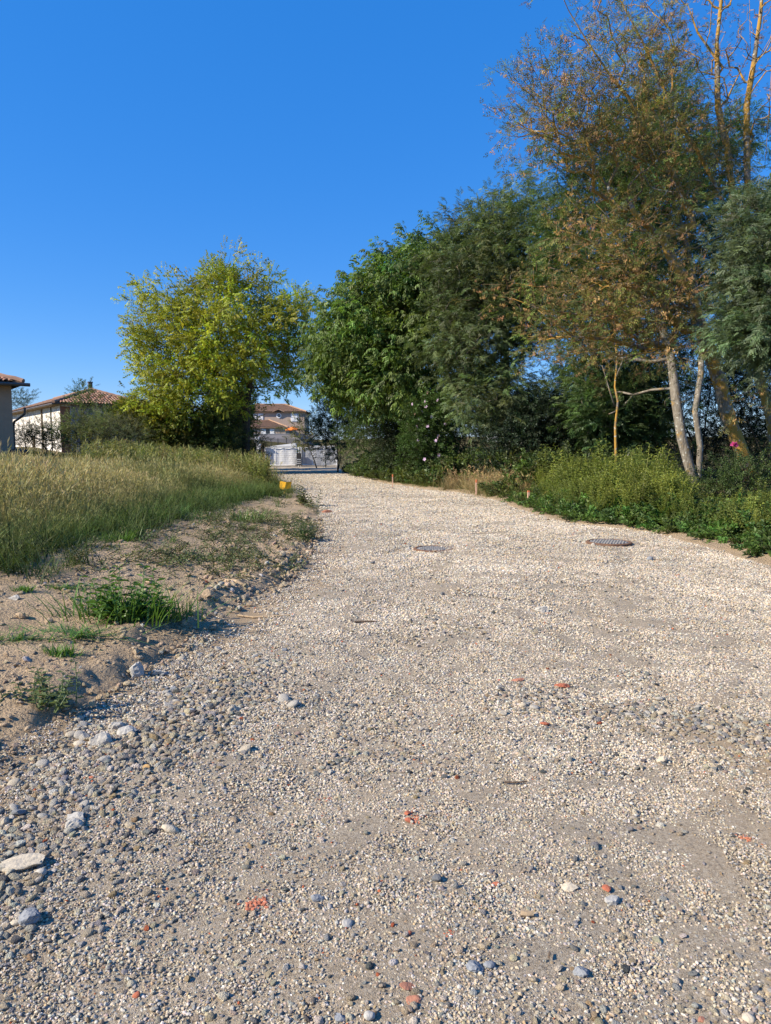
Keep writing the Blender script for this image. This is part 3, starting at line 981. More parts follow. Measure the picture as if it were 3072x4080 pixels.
# --- dying ash with orange lichen and brown keys
c5 = lambda x, y, dd: at(2000 + x * .6435, y * .6435, dd)
c6 = lambda x, y, dd: at(1900 + x * .7035, 900 + y * .7035, dd)
b0 = gpt(3035, 18.2, -0.1)
main = [c6(1600, 1540, 18.2), c6(1500, 1280, 18.2), c6(1420, 1080, 18.3), c6(1380, 900, 18.4), c6(1330, 750, 18.5), c6(1270, 580, 18.6), c6(1230, 450, 18.7), c6(1190, 310, 18.8), c6(1110, 200, 18.9), c6(1050, 60, 19.0)]
m_i = 1 + 2 * 9
limbs = [(line(b0, *main, n=2), -1),
    (line(c5(1190, 1390, 19.0), c5(1130, 1250, 19.0), c5(1090, 1150, 19.0), c5(1010, 970, 18.9), c5(880, 810, 18.7), c5(780, 600, 18.5), c5(680, 480, 18.3), c5(570, 320, 18.1), c5(480, 180, 18.0), c5(410, 60, 17.9), n=2), 'near'),
    (line(c5(1340, 1180, 19.3), c5(1250, 1010, 19.3), c5(1190, 900, 19.4), c5(1100, 780, 19.4), c5(1040, 640, 19.4), c5(960, 450, 19.4), c5(870, 260, 19.3), c5(780, 90, 19.2), c5(700, -60, 19.2), n=2), 'near'),
    (line(c5(1000, 1060, 18.6), c5(800, 950, 18.2), c5(640, 860, 17.9), c5(480, 740, 17.7), c5(330, 650, 17.5), c5(200, 590, 17.4), c5(150, 560, 17.4), n=2), 'near'),
    (line(c5(700, 900, 18.0), c5(450, 850, 17.6), c5(290, 870, 17.3), c5(200, 825, 17.2), c5(90, 780, 17.1), n=2), 'near'),
    (line(c6(1180, 590, 18.2), c6(1100, 520, 17.9), c6(1000, 370, 17.6), c6(880, 240, 17.4), c6(780, 180, 17.2), c6(640, 90, 17.0), c6(500, 30, 16.8), n=2), 'near'),
    (line(c6(1200, 470, 18.3), c6(1050, 370, 18.0), c6(850, 345, 17.6), c6(700, 320, 17.4), c6(560, 380, 17.2), n=2), 'near'),
    (line(c6(1100, 690, 17.9), c6(900, 640, 17.5), c6(760, 510, 17.2), c6(560, 500, 17.0), c6(380, 480, 16.8), c6(200, 410, 16.7), n=2), 'near'),
    (line(c6(950, 700, 17.6), c6(750, 640, 17.2), c6(550, 630, 17.0), c6(350, 630, 16.8), n=2), 'near'),
    (line(c5(930, 1000, 18.8), c5(900, 860, 18.8), c5(860, 640, 18.7), c5(1000, 450, 18.9), n=2), 'near')]
base_pts = []
k = 0
for ch_, _ in limbs:
    base_pts += [np.array(p) for p in ch_]
BP = np.array(base_pts)
rr = np.random.default_rng(55)
# twigs: round the outer limbs
nb = len(limbs[0][0])
src = BP[nb + 2:][rr.integers(0, len(BP) - nb - 2, 1500)]
tips = src + rr.normal(0, 1, src.shape) * np.array([0.36, 0.36, 0.34]) + np.array([0.16, -0.05, 0.08])
env = [blob(2560, 830, 18.6, 330, 230, 1.3), blob(2450, 1180, 17.8, 330, 180, 1.3), blob(2400, 1380, 17.4, 330, 110, 1.0), blob(2250, 500, 17.5, 160, 110, .7), blob(2430, 480, 18.1, 190, 170, .9), blob(2880, 1560, 17.6, 90, 110, .6), blob(2330, 330, 18.0, 150, 150, .9), blob(2600, 180, 18.9, 170, 170, 1.0)]
tips = np.concatenate([tips, in_blobs(env, 420, rr, .2)])
tips = thin(rr.permutation(tips), 0.20, 700)
def dying_extra(root, b, tp, pos, par, tipidx, r):
    P, D, I = leafage(tp, pos, par, tipidx, 2, .2, r, .05)
    pid = r.random(len(P)) < 0.5
    P, D = P[pid], D[pid]
    scatter('seed_keys', P - b, rot_from_dir(D, r.normal(0, .4, len(P))), r.uniform(.75, 1.15, len(P)), SP['keys'], jit(len(P), (.10, .09, .02), .2, .1, r), root)
plant('dying_ash', 'thinning ash with orange lichen on its limbs and bunches of brown keys', 'tree', tuple(b0), limbs, None, 0, 4, 'dying', (0.200, 0.205, 0.058), M['bark_lichen'], 105,
      spread=0.24, r_tip=0.0095, r_base=0.18, droop=0.0, scale=(.6, .9), extra=dying_extra, tips=tips, hue=.14, rag=0, dv=.3)

# --- nearly bare ash at the right edge
b0 = gpt(3120, 19.2, -0.1)
limbs = [(line(b0, at(3072, 1674, 19.2), at(2995, 1380, 19.4), at(2960, 1080, 19.5), at(2978, 740, 19.6), at(2975, 420, 19.7), at(3004, 245, 19.7), at(3030, 60, 19.7), at(3040, -80, 19.7), n=2), -1),
         (line(at(2930, 900, 19.7), at(2900, 600, 19.8), at(2860, 430, 19.8), at(2856, 170, 19.8), at(2880, -60, 19.8), n=2), 'near'),
         (line(at(2895, 400, 19.7), at(2990, 200, 19.7), at(2985, -60, 19.7), n=2), 'near'),
         (line(at(2880, 270, 19.8), at(2780, 130, 19.9), at(2740, 20, 19.9), n=2), 'near'),
         (line(at(3050, 640, 19.4), at(3068, 380, 19.4), at(3085, 100, 19.3), n=2), 'near'),
         (line(at(2990, 1100, 19.3), at(3060, 900, 19.2), at(3090, 700, 19.2), n=2), 'near')]
BP = np.concatenate([np.array(ch_) for ch_, _ in limbs]); BP = BP[BP[:, 2] > 9.5]
src = BP[rr.integers(0, len(BP), 900)]
tips = thin(src + rr.normal(0, 1, src.shape) * np.array([.45, .4, .55]) + np.array([0, 0, .8]), .2, 280)
plant('bare_ash', 'nearly leafless ash with upright orange limbs against the sky', 'tree', tuple(b0), limbs, None, 0, 1, 'keys', (.10, .09, .03), M['bark_lichen'], 106,
      spread=.15, r_tip=.009, r_base=.125, scale=(.3, .6), tips=tips, rag=0)

# --- near ash at the right edge
d = 14.0
b0 = gpt(3200, d, -0.1)
blobs = [blob(3045, 1050, d, 105, 160, .9), blob(3030, 1270, d, 100, 150, .9), blob(3080, 1180, d, 130, 260, 1.1), blob(3080, 900, d, 80, 110, .8), blob(3140, 1330, d, 110, 90, .9), blob(3190, 1000, d + .4, 130, 260, 1.0)]
ch = [(line(b0, at(3190, 1600, d), at(3160, 1300, d), at(3130, 1000, d)), -1)]
plant('ash_tree', 'grey green ash with long narrow leaves hanging in front of the bare ash', 'tree', tuple(b0), ch, blobs, 340, 13, 'ash', (0.135, 0.185, 0.105), M['bark_ash'], 107, rag=.05,
      spread=.20, r_tip=.008, r_base=.13, dmin=.20, gap=.15, gs=1.6, droop=.25, scale=(.42, .68), dv=.22)
# ------------------------------------------------------------------ shrubs and small trees
def shrub(name, label, cat, u, v, d, ru, rvv, rd, spray, tint, seed, ntips=160, per=8, spread=.28, bark='bark', lumps=9, base_u=None, gap=.15, dmin=.28, scale=(.7, 1.15), droop=.05, group=None, rag=0.0, **kw):
    r = np.random.default_rng(seed)
    blobs = [blob(u, v, d, ru * .8, rvv * .8, rd * .8)]
    for i in range(lumps):
        a = r.uniform(-0.4, math.pi + .4)
        q = r.uniform(.45, .75)
        k = r.uniform(.3, .5)
        blobs.append(blob(u + math.cos(a) * ru * q, v - math.sin(a) * rvv * q, d + r.normal(0, rd * .3), ru * k, rvv * k, rd * k))
    b0 = gpt(base_u if base_u is not None else u, d, -.08)
    c = np.array(at(u, v, d))
    ch = [(line(b0, b0 * .5 + c * .5, c), -1)]
    for i in range(3):
        e = c + np.array([r.normal(0, ru * d / FPX * .5), r.normal(0, rd * .4), rvv * d / FPX * r.uniform(0, .6)])
        ch.append((line(b0 * .7 + c * .3 + r.normal(0, .1, 3), e), 0))
    return plant(name, label, cat, tuple(b0), ch, blobs, ntips, per, spray, tint, M[bark], seed, spread=spread, r_tip=.006, r_base=.05, dmin=dmin, gap=gap, droop=droop, scale=scale, group=group, trunk='stems', crown='foliage', rag=rag, **kw)

shrub('shade_shrub', 'tall leafy shrub added to shade the lane, hidden behind the box elder trunk', 'shrub', 905, 1690, 52, 70, 150, 1.8, 'maple', (.10, .13, .03), 241, 200, 9, .36, dmin=.4)  # added shrub, there to throw its shadow across the lane before the gate
shrub('shade_shrub', 'tall slim leafy shrub close behind the box elder trunk, added to shade the lane', 'shrub', 952, 1650, 47.5, 48, 150, 1.2, 'maple', (.10, .13, .03), 242, 150, 9, .36, dmin=.4)  # second shrub added for its shadow, where dark foliage stands
# right of the road
shrub('laurel_shrub', 'tall dark shrub standing against the right end of the mesh gate', 'shrub', 1345, 1690, 46, 95, 190, 2.0, 'laurel', (.035, .06, .022), 201, 190, 9, .36, dmin=.4)
shrub('walnut_shrub', 'mid green bushy shrub under the left side of the walnut', 'shrub', 1500, 1700, 37, 150, 170, 2.0, 'laurel', (.060, .095, .028), 202, 240, 9, .32, dmin=.35)
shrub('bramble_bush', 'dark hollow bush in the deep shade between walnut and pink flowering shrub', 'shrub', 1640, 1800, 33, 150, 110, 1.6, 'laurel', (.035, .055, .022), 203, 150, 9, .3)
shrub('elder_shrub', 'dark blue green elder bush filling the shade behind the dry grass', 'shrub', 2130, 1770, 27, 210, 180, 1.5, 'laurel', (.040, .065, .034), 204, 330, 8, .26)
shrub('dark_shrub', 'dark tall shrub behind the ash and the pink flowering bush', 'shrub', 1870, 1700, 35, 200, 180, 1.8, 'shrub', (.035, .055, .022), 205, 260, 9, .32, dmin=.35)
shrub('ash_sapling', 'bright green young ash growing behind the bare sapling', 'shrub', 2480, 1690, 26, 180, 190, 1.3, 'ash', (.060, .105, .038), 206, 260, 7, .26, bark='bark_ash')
shrub('hedge_shrub', 'dark shrub behind the young ash left of the twin trunks', 'shrub', 2400, 1640, 31, 260, 230, 1.8, 'shrub', (.024, .040, .016), 207, 330, 10, .34, dmin=.36)  # leaf tint darkened for shade, as on the next two hedges
shrub('hedge_shrub', 'dark shrub right behind the twin pale trunks', 'shrub', 2790, 1560, 28, 240, 330, 1.6, 'shrub', (.024, .040, .016), 208, 330, 10, .32, dmin=.34)  # shade from the thinning ash put into the leaf tint
shrub('hedge_shrub', 'dark shrub behind the lichen covered trunks at the edge', 'shrub', 3080, 1560, 24.5, 220, 360, 1.5, 'shrub', (.022, .038, .015), 209, 300, 9, .28, dmin=.3)  # leaf tint lowered to carry the shade of the ash
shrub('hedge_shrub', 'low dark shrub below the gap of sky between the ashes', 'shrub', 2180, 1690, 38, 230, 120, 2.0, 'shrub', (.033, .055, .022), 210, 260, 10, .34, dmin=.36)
shrub('ash_sapling', 'low leafy ash shoots behind the white umbel flowers', 'shrub', 2960, 1940, 17.5, 130, 110, .9, 'shrub', (.060, .090, .028), 211, 130, 7, .2, dmin=.2, scale=(.6, 1.0))
shrub('small_tree', 'small rusty green tree in front of the retaining wall right of the house', 'tree', 1215, 1735, 57, 62, 62, 1.0, 'maple', (.12, .125, .045), 212, 110, 4, .4, dmin=.4, base_u=1262, gap=.25)

hib = shrub('hibiscus_shrub', 'leafy shrub with pale pink flowers beside the dry grass', 'shrub', 1715, 1740, 30, 110, 175, 1.2, 'laurel', (.055, .10, .024), 213, 190, 8, .26)
def flower_mesh(r, rad, col, center):
    mb = MB()
    for i in range(5):
        a = i * 1.2566 + r.normal(0, .1)
        mb.leaf((0, 0, 0), Vector((math.cos(a), math.sin(a), .35)), (0, 0, 1), rad, rad * .95, col, .2)
    mb.leaf((0, 0, 0), (0, 0, 1), (1, 0, 0), rad * .5, rad * .15, center)
    return mb.mesh('flower', M['dry'])
fm = flower_mesh(fr, .085, (.62, .45, .62), (.55, .5, .3))
hb = Vector(hib.location)
for (u, v) in [(1680, 1640), (1690, 1600), (1697, 1622), (1655, 1650), (1672, 1672), (1742, 1745), (1748, 1738), (1735, 1755), (1665, 1758), (1745, 1595), (1705, 1565), (1860, 1790), (1893, 1792), (1705, 1700), (1692, 1830), (1748, 1812), (1660, 1700), (1720, 1660), (1775, 1690), (1640, 1610)]:
    o = bpy.data.objects.new('flower', fm); COL.objects.link(o); o.parent = hib
    o.location = at(u, v, 28.75 + .2 * fr.random()) - hb
    o.rotation_euler = (1.2 + fr.normal(0, .3), fr.normal(0, .3), fr.random() * 6)

# bare sapling with a few branches
b0 = gpt(2452, 22.5, -.05)
tr = [b0, at(2455, 1860, 22.5), at(2452, 1700, 22.5), at(2462, 1600, 22.4), at(2450, 1540, 22.5), at(2458, 1440, 22.5), at(2452, 1340, 22.6)]
root = thing('bare_sapling', 'thin leafless crooked sapling standing in the tall weeds', 'tree', tuple(b0))
mb = MB(); mb.tube([Vector(p) - Vector(b0) for p in line(*tr, n=2)], list(np.linspace(.055, .02, 13)), 6)
mb.build('trunk', M['bark_lichen'], root, True)
for br in ([(2450, 1620), (2430, 1560), (2410, 1490), (2398, 1455)], [(2452, 1640), (2425, 1650)], [(2456, 1500), (2480, 1440), (2478, 1390)], [(2456, 1860), (2490, 1835), (2510, 1800)]):
    mb = MB(); mb.tube([at(u, v, 22.45) - Vector(b0) for u, v in br], list(np.linspace(.03, .012, len(br))), 5)
    mb.build('branch', M['bark_ash'], root, True)

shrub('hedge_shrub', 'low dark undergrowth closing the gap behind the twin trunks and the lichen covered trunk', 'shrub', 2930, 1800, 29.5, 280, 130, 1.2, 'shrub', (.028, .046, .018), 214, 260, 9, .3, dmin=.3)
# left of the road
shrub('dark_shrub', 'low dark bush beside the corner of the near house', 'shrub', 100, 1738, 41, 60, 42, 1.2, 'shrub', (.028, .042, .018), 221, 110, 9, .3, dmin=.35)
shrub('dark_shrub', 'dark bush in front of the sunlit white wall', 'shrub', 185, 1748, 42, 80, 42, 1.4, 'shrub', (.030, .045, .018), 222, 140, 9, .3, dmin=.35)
shrub('mixed_shrub', 'tangled olive green shrub with dry stems before the tiled white building', 'shrub', 330, 1725, 42, 110, 78, 1.6, 'shrub', (.15, .175, .060), 223, 240, 9, .3, dmin=.33)
shrub('fig_shrub', 'upright leafy shoot rising above the shrubs in front of the tiled roof', 'shrub', 335, 1600, 43, 34, 62, .6, 'laurel', (.085, .125, .030), 224, 60, 7, .28, dmin=.3)
shrub('blossom_shrub', 'shrub sprinkled with white blossom before the tiled hip roof', 'shrub', 435, 1700, 43.5, 85, 62, 1.3, 'shrub', (.16, .185, .10), 225, 150, 9, .3, dmin=.34)
shrub('grey_shrub', 'feathery grey green bush next to the arching dry stalks', 'shrub', 490, 1735, 41, 90, 75, 1.2, 'fine', (.17, .19, .11), 226, 170, 9, .3, dmin=.3)
shrub('maple_shrub', 'yellow green maple shrub between the tiled building and the box elder', 'shrub', 560, 1680, 44, 130, 90, 1.4, 'maple', (.175, .195, .028), 227, 200, 9, .32, dmin=.34)
shrub('maple_shrub', 'yellow green low boughs of a maple shrub under the box elder', 'shrub', 730, 1725, 43.2, 150, 100, 1.5, 'maple', (.14, .165, .028), 228, 230, 9, .32, dmin=.34)
shrub('green_shrub', 'green shrub in the shade at the foot of the box elder trunk', 'shrub', 880, 1745, 43, 110, 105, 1.4, 'laurel', (.055, .085, .024), 229, 200, 9, .32, dmin=.34)
shrub('dark_shrub', 'dark ivy bush between the box elder trunk and the gate post', 'shrub', 1010, 1815, 47, 40, 75, 1.0, 'laurel', (.045, .075, .024), 230, 110, 8, .3, dmin=.3)
shrub('far_tree', 'distant dark round tree seen between the two tiled buildings', 'tree', 85, 1600, 82, 34, 34, 1.6, 'shrub', (.045, .07, .028), 231, 90, 8, .5, dmin=.5, scale=(1.4, 2.0))

# arching dry stalks
rt = thing('dry_stalks', 'heap of arching dry brown stalks beside the feathery grey bush', 'dry plant', tuple(gpt(560, 40.5)))
mb = MB()
for i in range(70):
    a = fr.normal(-.4, .5); L = fr.uniform(1.0, 2.3); h = fr.uniform(.6, 1.5)
    p0 = Vector((fr.normal(0, .35), fr.normal(0, .3), 0))
    mb.tube([p0 + Vector((math.cos(a) * -L * q * .8 + fr.normal(0, .04), fr.normal(0, .05) + .3 * q * math.sin(a), h * math.sin(min(1, q * 1.3) * 2.0))) for q in (0, .3, .6, 1)], [.012, .011, .009, .005], 3, False, 0, (.36 * fr.uniform(.7, 1.2), .25, .13))
tag(mb.build('stalks', M['dry'], rt), kind='stuff')

# ------------------------------------------------------------------ grass and weeds
def blade(mb, p, lean, h, w, c0, c1, seg=3, curl=.5, mi=0):
    a = math.atan2(lean[1], lean[0]); L = math.hypot(lean[0], lean[1])
    sx, sy = -math.sin(a) * w / 2, math.cos(a) * w / 2
    V = []; C = []
    for k in range(seg + 1):
        q = k / seg
        x = lean[0] * q ** (1 + curl); y = lean[1] * q ** (1 + curl); z = h * (q - .18 * L * q * q)
        ww = (1 - q ** 1.5)
        c = tuple(c0[i] * (1 - q) + c1[i] * q for i in range(3))
        if k < seg:
            V += [(p[0] + x - sx * ww, p[1] + y - sy * ww, p[2] + z), (p[0] + x + sx * ww, p[1] + y + sy * ww, p[2] + z)]; C += [c, c]
        else:
            V.append((p[0] + x, p[1] + y, p[2] + z)); C.append(c)
    F = [(2 * k, 2 * k + 1, 2 * k + 3, 2 * k + 2) for k in range(seg - 1)] + [(2 * seg - 2, 2 * seg - 1, 2 * seg)]
    mb.add(V, F, C, mi)
    return Vector(V[-1])

def straw_tuft(r, n=26, h=.62, rad=.13, heads=12, green=.4):
    mb = MB()
    for i in range(n):
        p = (r.normal(0, rad), r.normal(0, rad), 0)
        g = r.random() < green
        c0 = (.50, .70, .40) if g else (.72, .82, .62)
        c1 = (.90, 1.05, .60) if g else (1.55, 1.45, 1.20)
        blade(mb, p, (r.normal(0, .24), r.normal(0, .24)), h * r.uniform(.40, 1.0), .009, c0, c1, 3, .6)
    for i in range(heads):
        p = (r.normal(0, rad), r.normal(0, rad), 0)
        hh = h * r.uniform(.8, 1.25); ln = (r.normal(.04, .12), r.normal(0, .12))
        t = blade(mb, p, ln, hh, .006, (.8, .85, .45), (1.5, 1.35, .8), 3, .8)
        dr = Vector((ln[0] + r.normal(.1, .12), ln[1] + r.normal(0, .1), r.uniform(.1, .7)))
        k = r.uniform(.8, 1.2)
        for j in range(3):
            mb.leaf(t - dr.normalized() * (.03 + .035 * j), dr + rv(r, .12), rv(r), .085, .015, (1.70 * k, 1.50 * k, 1.20 * k), .2)
    return mb

def green_tuft(r, n=34, h=.3, rad=.10, spread=.22, w=.010):
    mb = MB()
    for i in range(n):
        p = (r.normal(0, rad), r.normal(0, rad), 0)
        c = r.uniform(.8, 1.25)
        blade(mb, p, (r.normal(0, spread), r.normal(0, spread)), h * r.uniform(.45, 1.1), w, (.7 * c, .75 * c, .6 * c), (1.1 * c, 1.15 * c, 1.0 * c), 3, .7)
    return mb

def dock_plant(r, h=.7):
    """upright weed with seed spikes"""
    mb = MB()
    for s in range(6):
        a = r.random() * 6.28; ln = r.uniform(.02, .26)
        top = Vector((math.cos(a) * ln, math.sin(a) * ln, h * r.uniform(.7, 1.15)))
        mb.tube([(0, 0, 0), top * .5 + rv(r, .02), top], [.006, .005, .002], 3, False, 0, (.8, .7, .4))
        for j in range(22):
            q = .15 + .85 * j / 21
            c = r.uniform(.75, 1.3)
            a2 = j * 2.4
            d = Vector((math.cos(a2), math.sin(a2), .5 - .2 * q))
            ll = .115 * (1.15 - .70 * q)
            mb.leaf(top * q, d, (0, 0, 1), ll * r.uniform(.8, 1.3), ll * .42, (c, c, c * .9), .25, .25)
        for j in range(10):
            q = .78 + .25 * j / 9
            mb.leaf(top * q, rv(r) + Vector((0, 0, .8)), rv(r), .03, .014, (1.3, 1.15, .8), .1)
    return mb

gr = np.random.default_rng(31)
GM = [M['grass'], M['dry']]
STRAW = [proto('straw_tuft', straw_tuft(gr, green=g), GM) for g in (.2, .3, .4, .5)]
GREEN = [proto('green_tuft', green_tuft(gr), GM) for _ in range(3)]
SHORT = [proto('short_tuft', green_tuft(gr, 30, .10, .12, .06, .012), GM) for _ in range(2)]
WEED = [proto('weed_plant', dock_plant(gr), [M['leaf'], M['dry']]) for _ in range(5)]
DRYT = [proto('dry_tuft', straw_tuft(gr, 34, .55, .14, 4, 0), GM) for _ in range(3)]

def field(n, x0, x1, y0, y1, test, r=gr, near_bias=0.0):
    x = r.uniform(x0, x1, n); y = y0 + (y1 - y0) * r.random(n) ** (1 + near_bias)
    ok = test(x, y) & (np.abs(x) < .60 * y + 1.2)
    x, y = x[ok], y[ok]
    return x, y

def sow(name, x, y, protos, tint, scale, lean=.12, r=gr, dz=0.0, zf=land, zsc=None):
    n = len(x)
    rot = np.stack([r.normal(0, lean, n), r.normal(0, lean, n), r.random(n) * 6.283], -1)
    S = np.asarray(scale)
    S = np.stack([S, S, S * (zsc if zsc is not None else 1)], -1)
    return scatter(name, np.column_stack([x, y, zf(x, y) + dz]), rot, S, protos, tint)

# tall meadow grass on the left bank
x, y = field(23000, -24, 0, 6.0, 34, lambda x, y: (x < meadow_edge(y) - .1 + .18 * gr.normal(size=x.shape) + .35 * (vnoise(x * 1.2, y * 1.2, 190) - .5)) & (x < xl(y) - .35) & ((y < 27.5 + 1.5 * vnoise(x, y, 91)) | (x > -11.5 - .18 * (y - 27))), near_bias=.3)
dep = meadow_edge(y) - x
dxr = xl(y) - x
hgt = (.40 + .50 * sstep(0, 2.4, dep)) * (1 - .50 * sstep(13, 24, y) * sstep(-6, -11, x)) * (.80 + .4 * vnoise(x * .7, y * .7, 92)) * (.75 + .25 * sstep(.3, 2.0, dxr))
mixg = np.clip(.14 + .8 * sstep(1.7, .1, dep) + .55 * sstep(.10, .30, fbm(x * .35, y * .35, 93, 3) + .1) + .5 * sstep(2.5, .5, dxr), 0, 1)[:, None]
tint = np.array([.265, .245, .140]) * (1 - mixg) + np.array([.090, .125, .045]) * mixg
tint = tint * gr.normal(1, .15, (len(x), 1)).clip(.6, 1.5) * gr.normal(1, .05, (len(x), 3))
sow('meadow_grass', x, y, STRAW, np.clip(tint, .01, .5), hgt * gr.uniform(.55, 1.3, len(x)), .24)
# greener fringe at its foot
x, y = field(15000, -12, 0, 5.5, 34, lambda x, y: (x < meadow_edge(y) + .18 + .30 * gr.normal(size=x.shape).clip(-1.2, 1.2) + (gr.random(x.shape) < .04) * gr.random(x.shape) * 1.3) & (x > meadow_edge(y) - .75) & (x < xl(y) - .25))
sow('grass_fringe', x, y, GREEN, jit(len(x), (.078, .115, .030), .38, .10, gr), gr.uniform(.35, 1.25, len(x)), .32)
# tall weeds standing up out of the meadow towards the box elder
x, y = field(1500, -14, -4, 24, 41, lambda x, y: (x < xl(y) - .5) & (x > -6.0 - .2 * y))
sow('tall_weeds', x, y, WEED + STRAW, jit(len(x), (.185, .205, .085), .3, .08, gr), gr.uniform(.6, 1.75, len(x)), .2)
# short lawn before the near house
x, y = field(15000, -30, -6, 25, 44, lambda x, y: (x < xl(y) - 1))
sow('lawn_grass', x, y, SHORT, jit(len(x), (.17, .165, .060), .25, .08, gr), gr.uniform(.8, 1.6, len(x)), .2)
# grass at the foot of the left bank near the gate, by the yellow marker and along the shaded lane
x, y = field(2600, -12, -1.6, 21, 58, lambda x, y: (x < xl(y) - .02) & (x > xl(y) - 1.4 - .4 * gr.random(x.shape)) & ((y > 23) | (x < xl(y) - .35)))
sow('edge_grass', x, y, GREEN + STRAW[:2], jit(len(x), (.13, .135, .045), .25, .1, gr), gr.uniform(.5, 1.1, len(x)), .2)

# ------------- weeds on the right
def thicket_w(x, y):
    s2 = x - xr(y)
    return s2
x, y = field(9000, 0, 14, 9.5, 23.5, lambda x, y: (x > xr(y) + .55 + 1.2 * np.exp(-((y - 22.5) / 2.6) ** 2)) & (x < xr(y) + 6.5) & (y < 21.5 + 2.5 * vnoise(x, y, 94)))
s2 = x - xr(y)
hg = (.55 + .85 * sstep(.3, 1.8, s2)) * (.72 + .55 * vnoise(x * 1.1, y * 1.1, 95))
rightness = sstep(6.6, 8.0, x) * sstep(15, 12, y)
ut = CX + x / y * FPX
vt = np.interp(ut, [1850, 1950, 2100, 2250, 2350, 2500, 2650, 2720, 2780, 2900, 3072], [1920, 1875, 1845, 1815, 1800, 1828, 1830, 1880, 1975, 1990, 1950])
cap = CAMZ + (1790 - vt) / FPX * y - land(x, y)
hg = np.minimum(hg, np.maximum(cap * (.70 + .6 * vnoise(x * 1.4 + 7, y * 1.4, 195)), .15) * gr.uniform(.7, 1.3, len(x)))
mg = np.clip(vnoise(x * .9 + 4, y * .9, 96) * 1.2 + .5 * sstep(.9, .2, s2) + .6 * rightness, 0, 1)[:, None]
tint = np.array([.215, .250, .062]) * (1 - mg) + np.array([.125, .175, .050]) * mg
sow('weed_thicket', x, y, WEED, np.clip(tint * gr.normal(1, .25, (len(x), 1)).clip(.5, 1.7), .01, .5), hg * np.where(gr.random(len(x)) < .06, 1.35, .92), .22)
# low leaves along the edge of the gravel
LOW = [proto('low_weed', spray_shrub(gr, 18, .22, .075, .05, .5), LEAF) for _ in range(3)]
x, y = field(16000, 0, 10, 5.5, 20, lambda x, y: (x > xr(y) + .26 * vnoise(y * 1.6, y * 0.3, 97) + .08 * sstep(13, 9, y)) & (x < xr(y) + 2.4), near_bias=.1)
n = len(x)
D = np.stack([gr.normal(-.2, .6, n), gr.normal(-.3, .6, n), np.abs(gr.normal(.35, .3, n))], -1)
zz = land(x, y) + gr.random(n) * .30 * sstep(.1, 1.0, x - xr(y))
scatter('ground_cover', np.column_stack([x, y, zz]), rot_from_dir(D), gr.uniform(.7, 1.3, n), LOW, jit(n, (.085, .145, .034), .35, .1, gr))
# bramble and grass further along, at the feet of the walnut
x, y = field(9000, -6, 6, 21, 46, lambda x, y: (x > xr(y) + .15) & (x < xr(y) + 3.6) & ~((np.abs(y - 24.8) < 2.2) & (x < xr(y) + 1.8)))
n = len(x)
D = np.stack([gr.normal(-.2, .6, n), gr.normal(-.3, .6, n), np.abs(gr.normal(.6, .4, n))], -1)
zz = land(x, y) + gr.random(n) ** 1.5 * (.15 + 1.0 * sstep(.1, 1.8, x - xr(y)))
scatter('bramble', np.column_stack([x, y, zz]), rot_from_dir(D), gr.uniform(1.1, 2.0, n), LOW, jit(n, (.082, .115, .030), .3, .1, gr))
# dry grass patch
x, y = field(2600, 0, 7, 19, 28, lambda x, y: (x > xr(y) + .2) & (x < xr(y) + 2.2) & (((x - xr(y) - 1.0) / 1.15) ** 2 + ((y - 23.8) / 2.6) ** 2 < 1))
sow('dry_grass', x, y, DRYT, jit(len(x), (.25, .20, .12), .2, .06, gr), gr.uniform(.6, 1.3, len(x)), .55)
x, y = field(1500, 0, 7, 15, 36, lambda x, y: (x > xr(y) + .05) & (x < xr(y) + 1.0))
sow('verge_grass', x, y, GREEN + DRYT[:1], jit(len(x), (.12, .13, .04), .3, .1, gr), gr.uniform(.4, .9, len(x)), .3)

# creeping grey green weeds on the bank
x, y = field(7000, -6, 0, 6.0, 20, lambda x, y: (x < xl(y) + .05) & (x > meadow_edge(y) - .2) & (gr.random(x.shape) < (1.6 * np.exp(-(((x + 2.3) / .75) ** 2 + ((y - 8.6) / .75) ** 2)) + .9 * np.exp(-(((x + 2.3) / .8) ** 2 + ((y - 12.2) / 2.2) ** 2)) + .6 * sstep(.4, .05, xl(y) - x) * (vnoise(x * 2, y * .8, 98) > .55) * sstep(7.5, 9, y) + .05 * (vnoise(x * 3, y * 3, 99) > .6))))
n = len(x)
D = np.stack([gr.normal(0, .7, n), gr.normal(0, .7, n), np.abs(gr.normal(.15, .2, n))], -1)
CRP = [proto('creeping_weed', spray_shrub(gr, 14, .20, .032, .016, .5), LEAF) for _ in range(3)]
scatter('creeping_weeds', np.column_stack([x, y, dirt_z(x, y) + .01]), rot_from_dir(D), gr.uniform(.7, 1.4, n), CRP, jit(n, (.125, .145, .062), .3, .08, gr))

# single weeds on the bare bank
def leafy_stem(mb, r, p, h, ll, lean, col):
    top = Vector(p) + Vector((lean[0], lean[1], h))
    mb.tube([p, Vector(p) * .5 + top * .5 + rv(r, .01), top], [.004, .003, .002], 4, False, 0, tuple(q_ * 1.3 for q_ in col))
    for j in range(13):
        q = .12 + .88 * j / 12
        a = j * 2.4 + r.normal(0, .3)
        c = r.uniform(.75, 1.25)
        s = ll * (1.1 - .6 * q) if q < .9 else ll * .6
        mb.leaf(Vector(p) + (top - Vector(p)) * q, Vector((math.cos(a), math.sin(a), .45)), (0, 0, 1), s * r.uniform(.8, 1.25), s * .5, (col[0] * c, col[1] * c, col[2] * c), .25, .25)

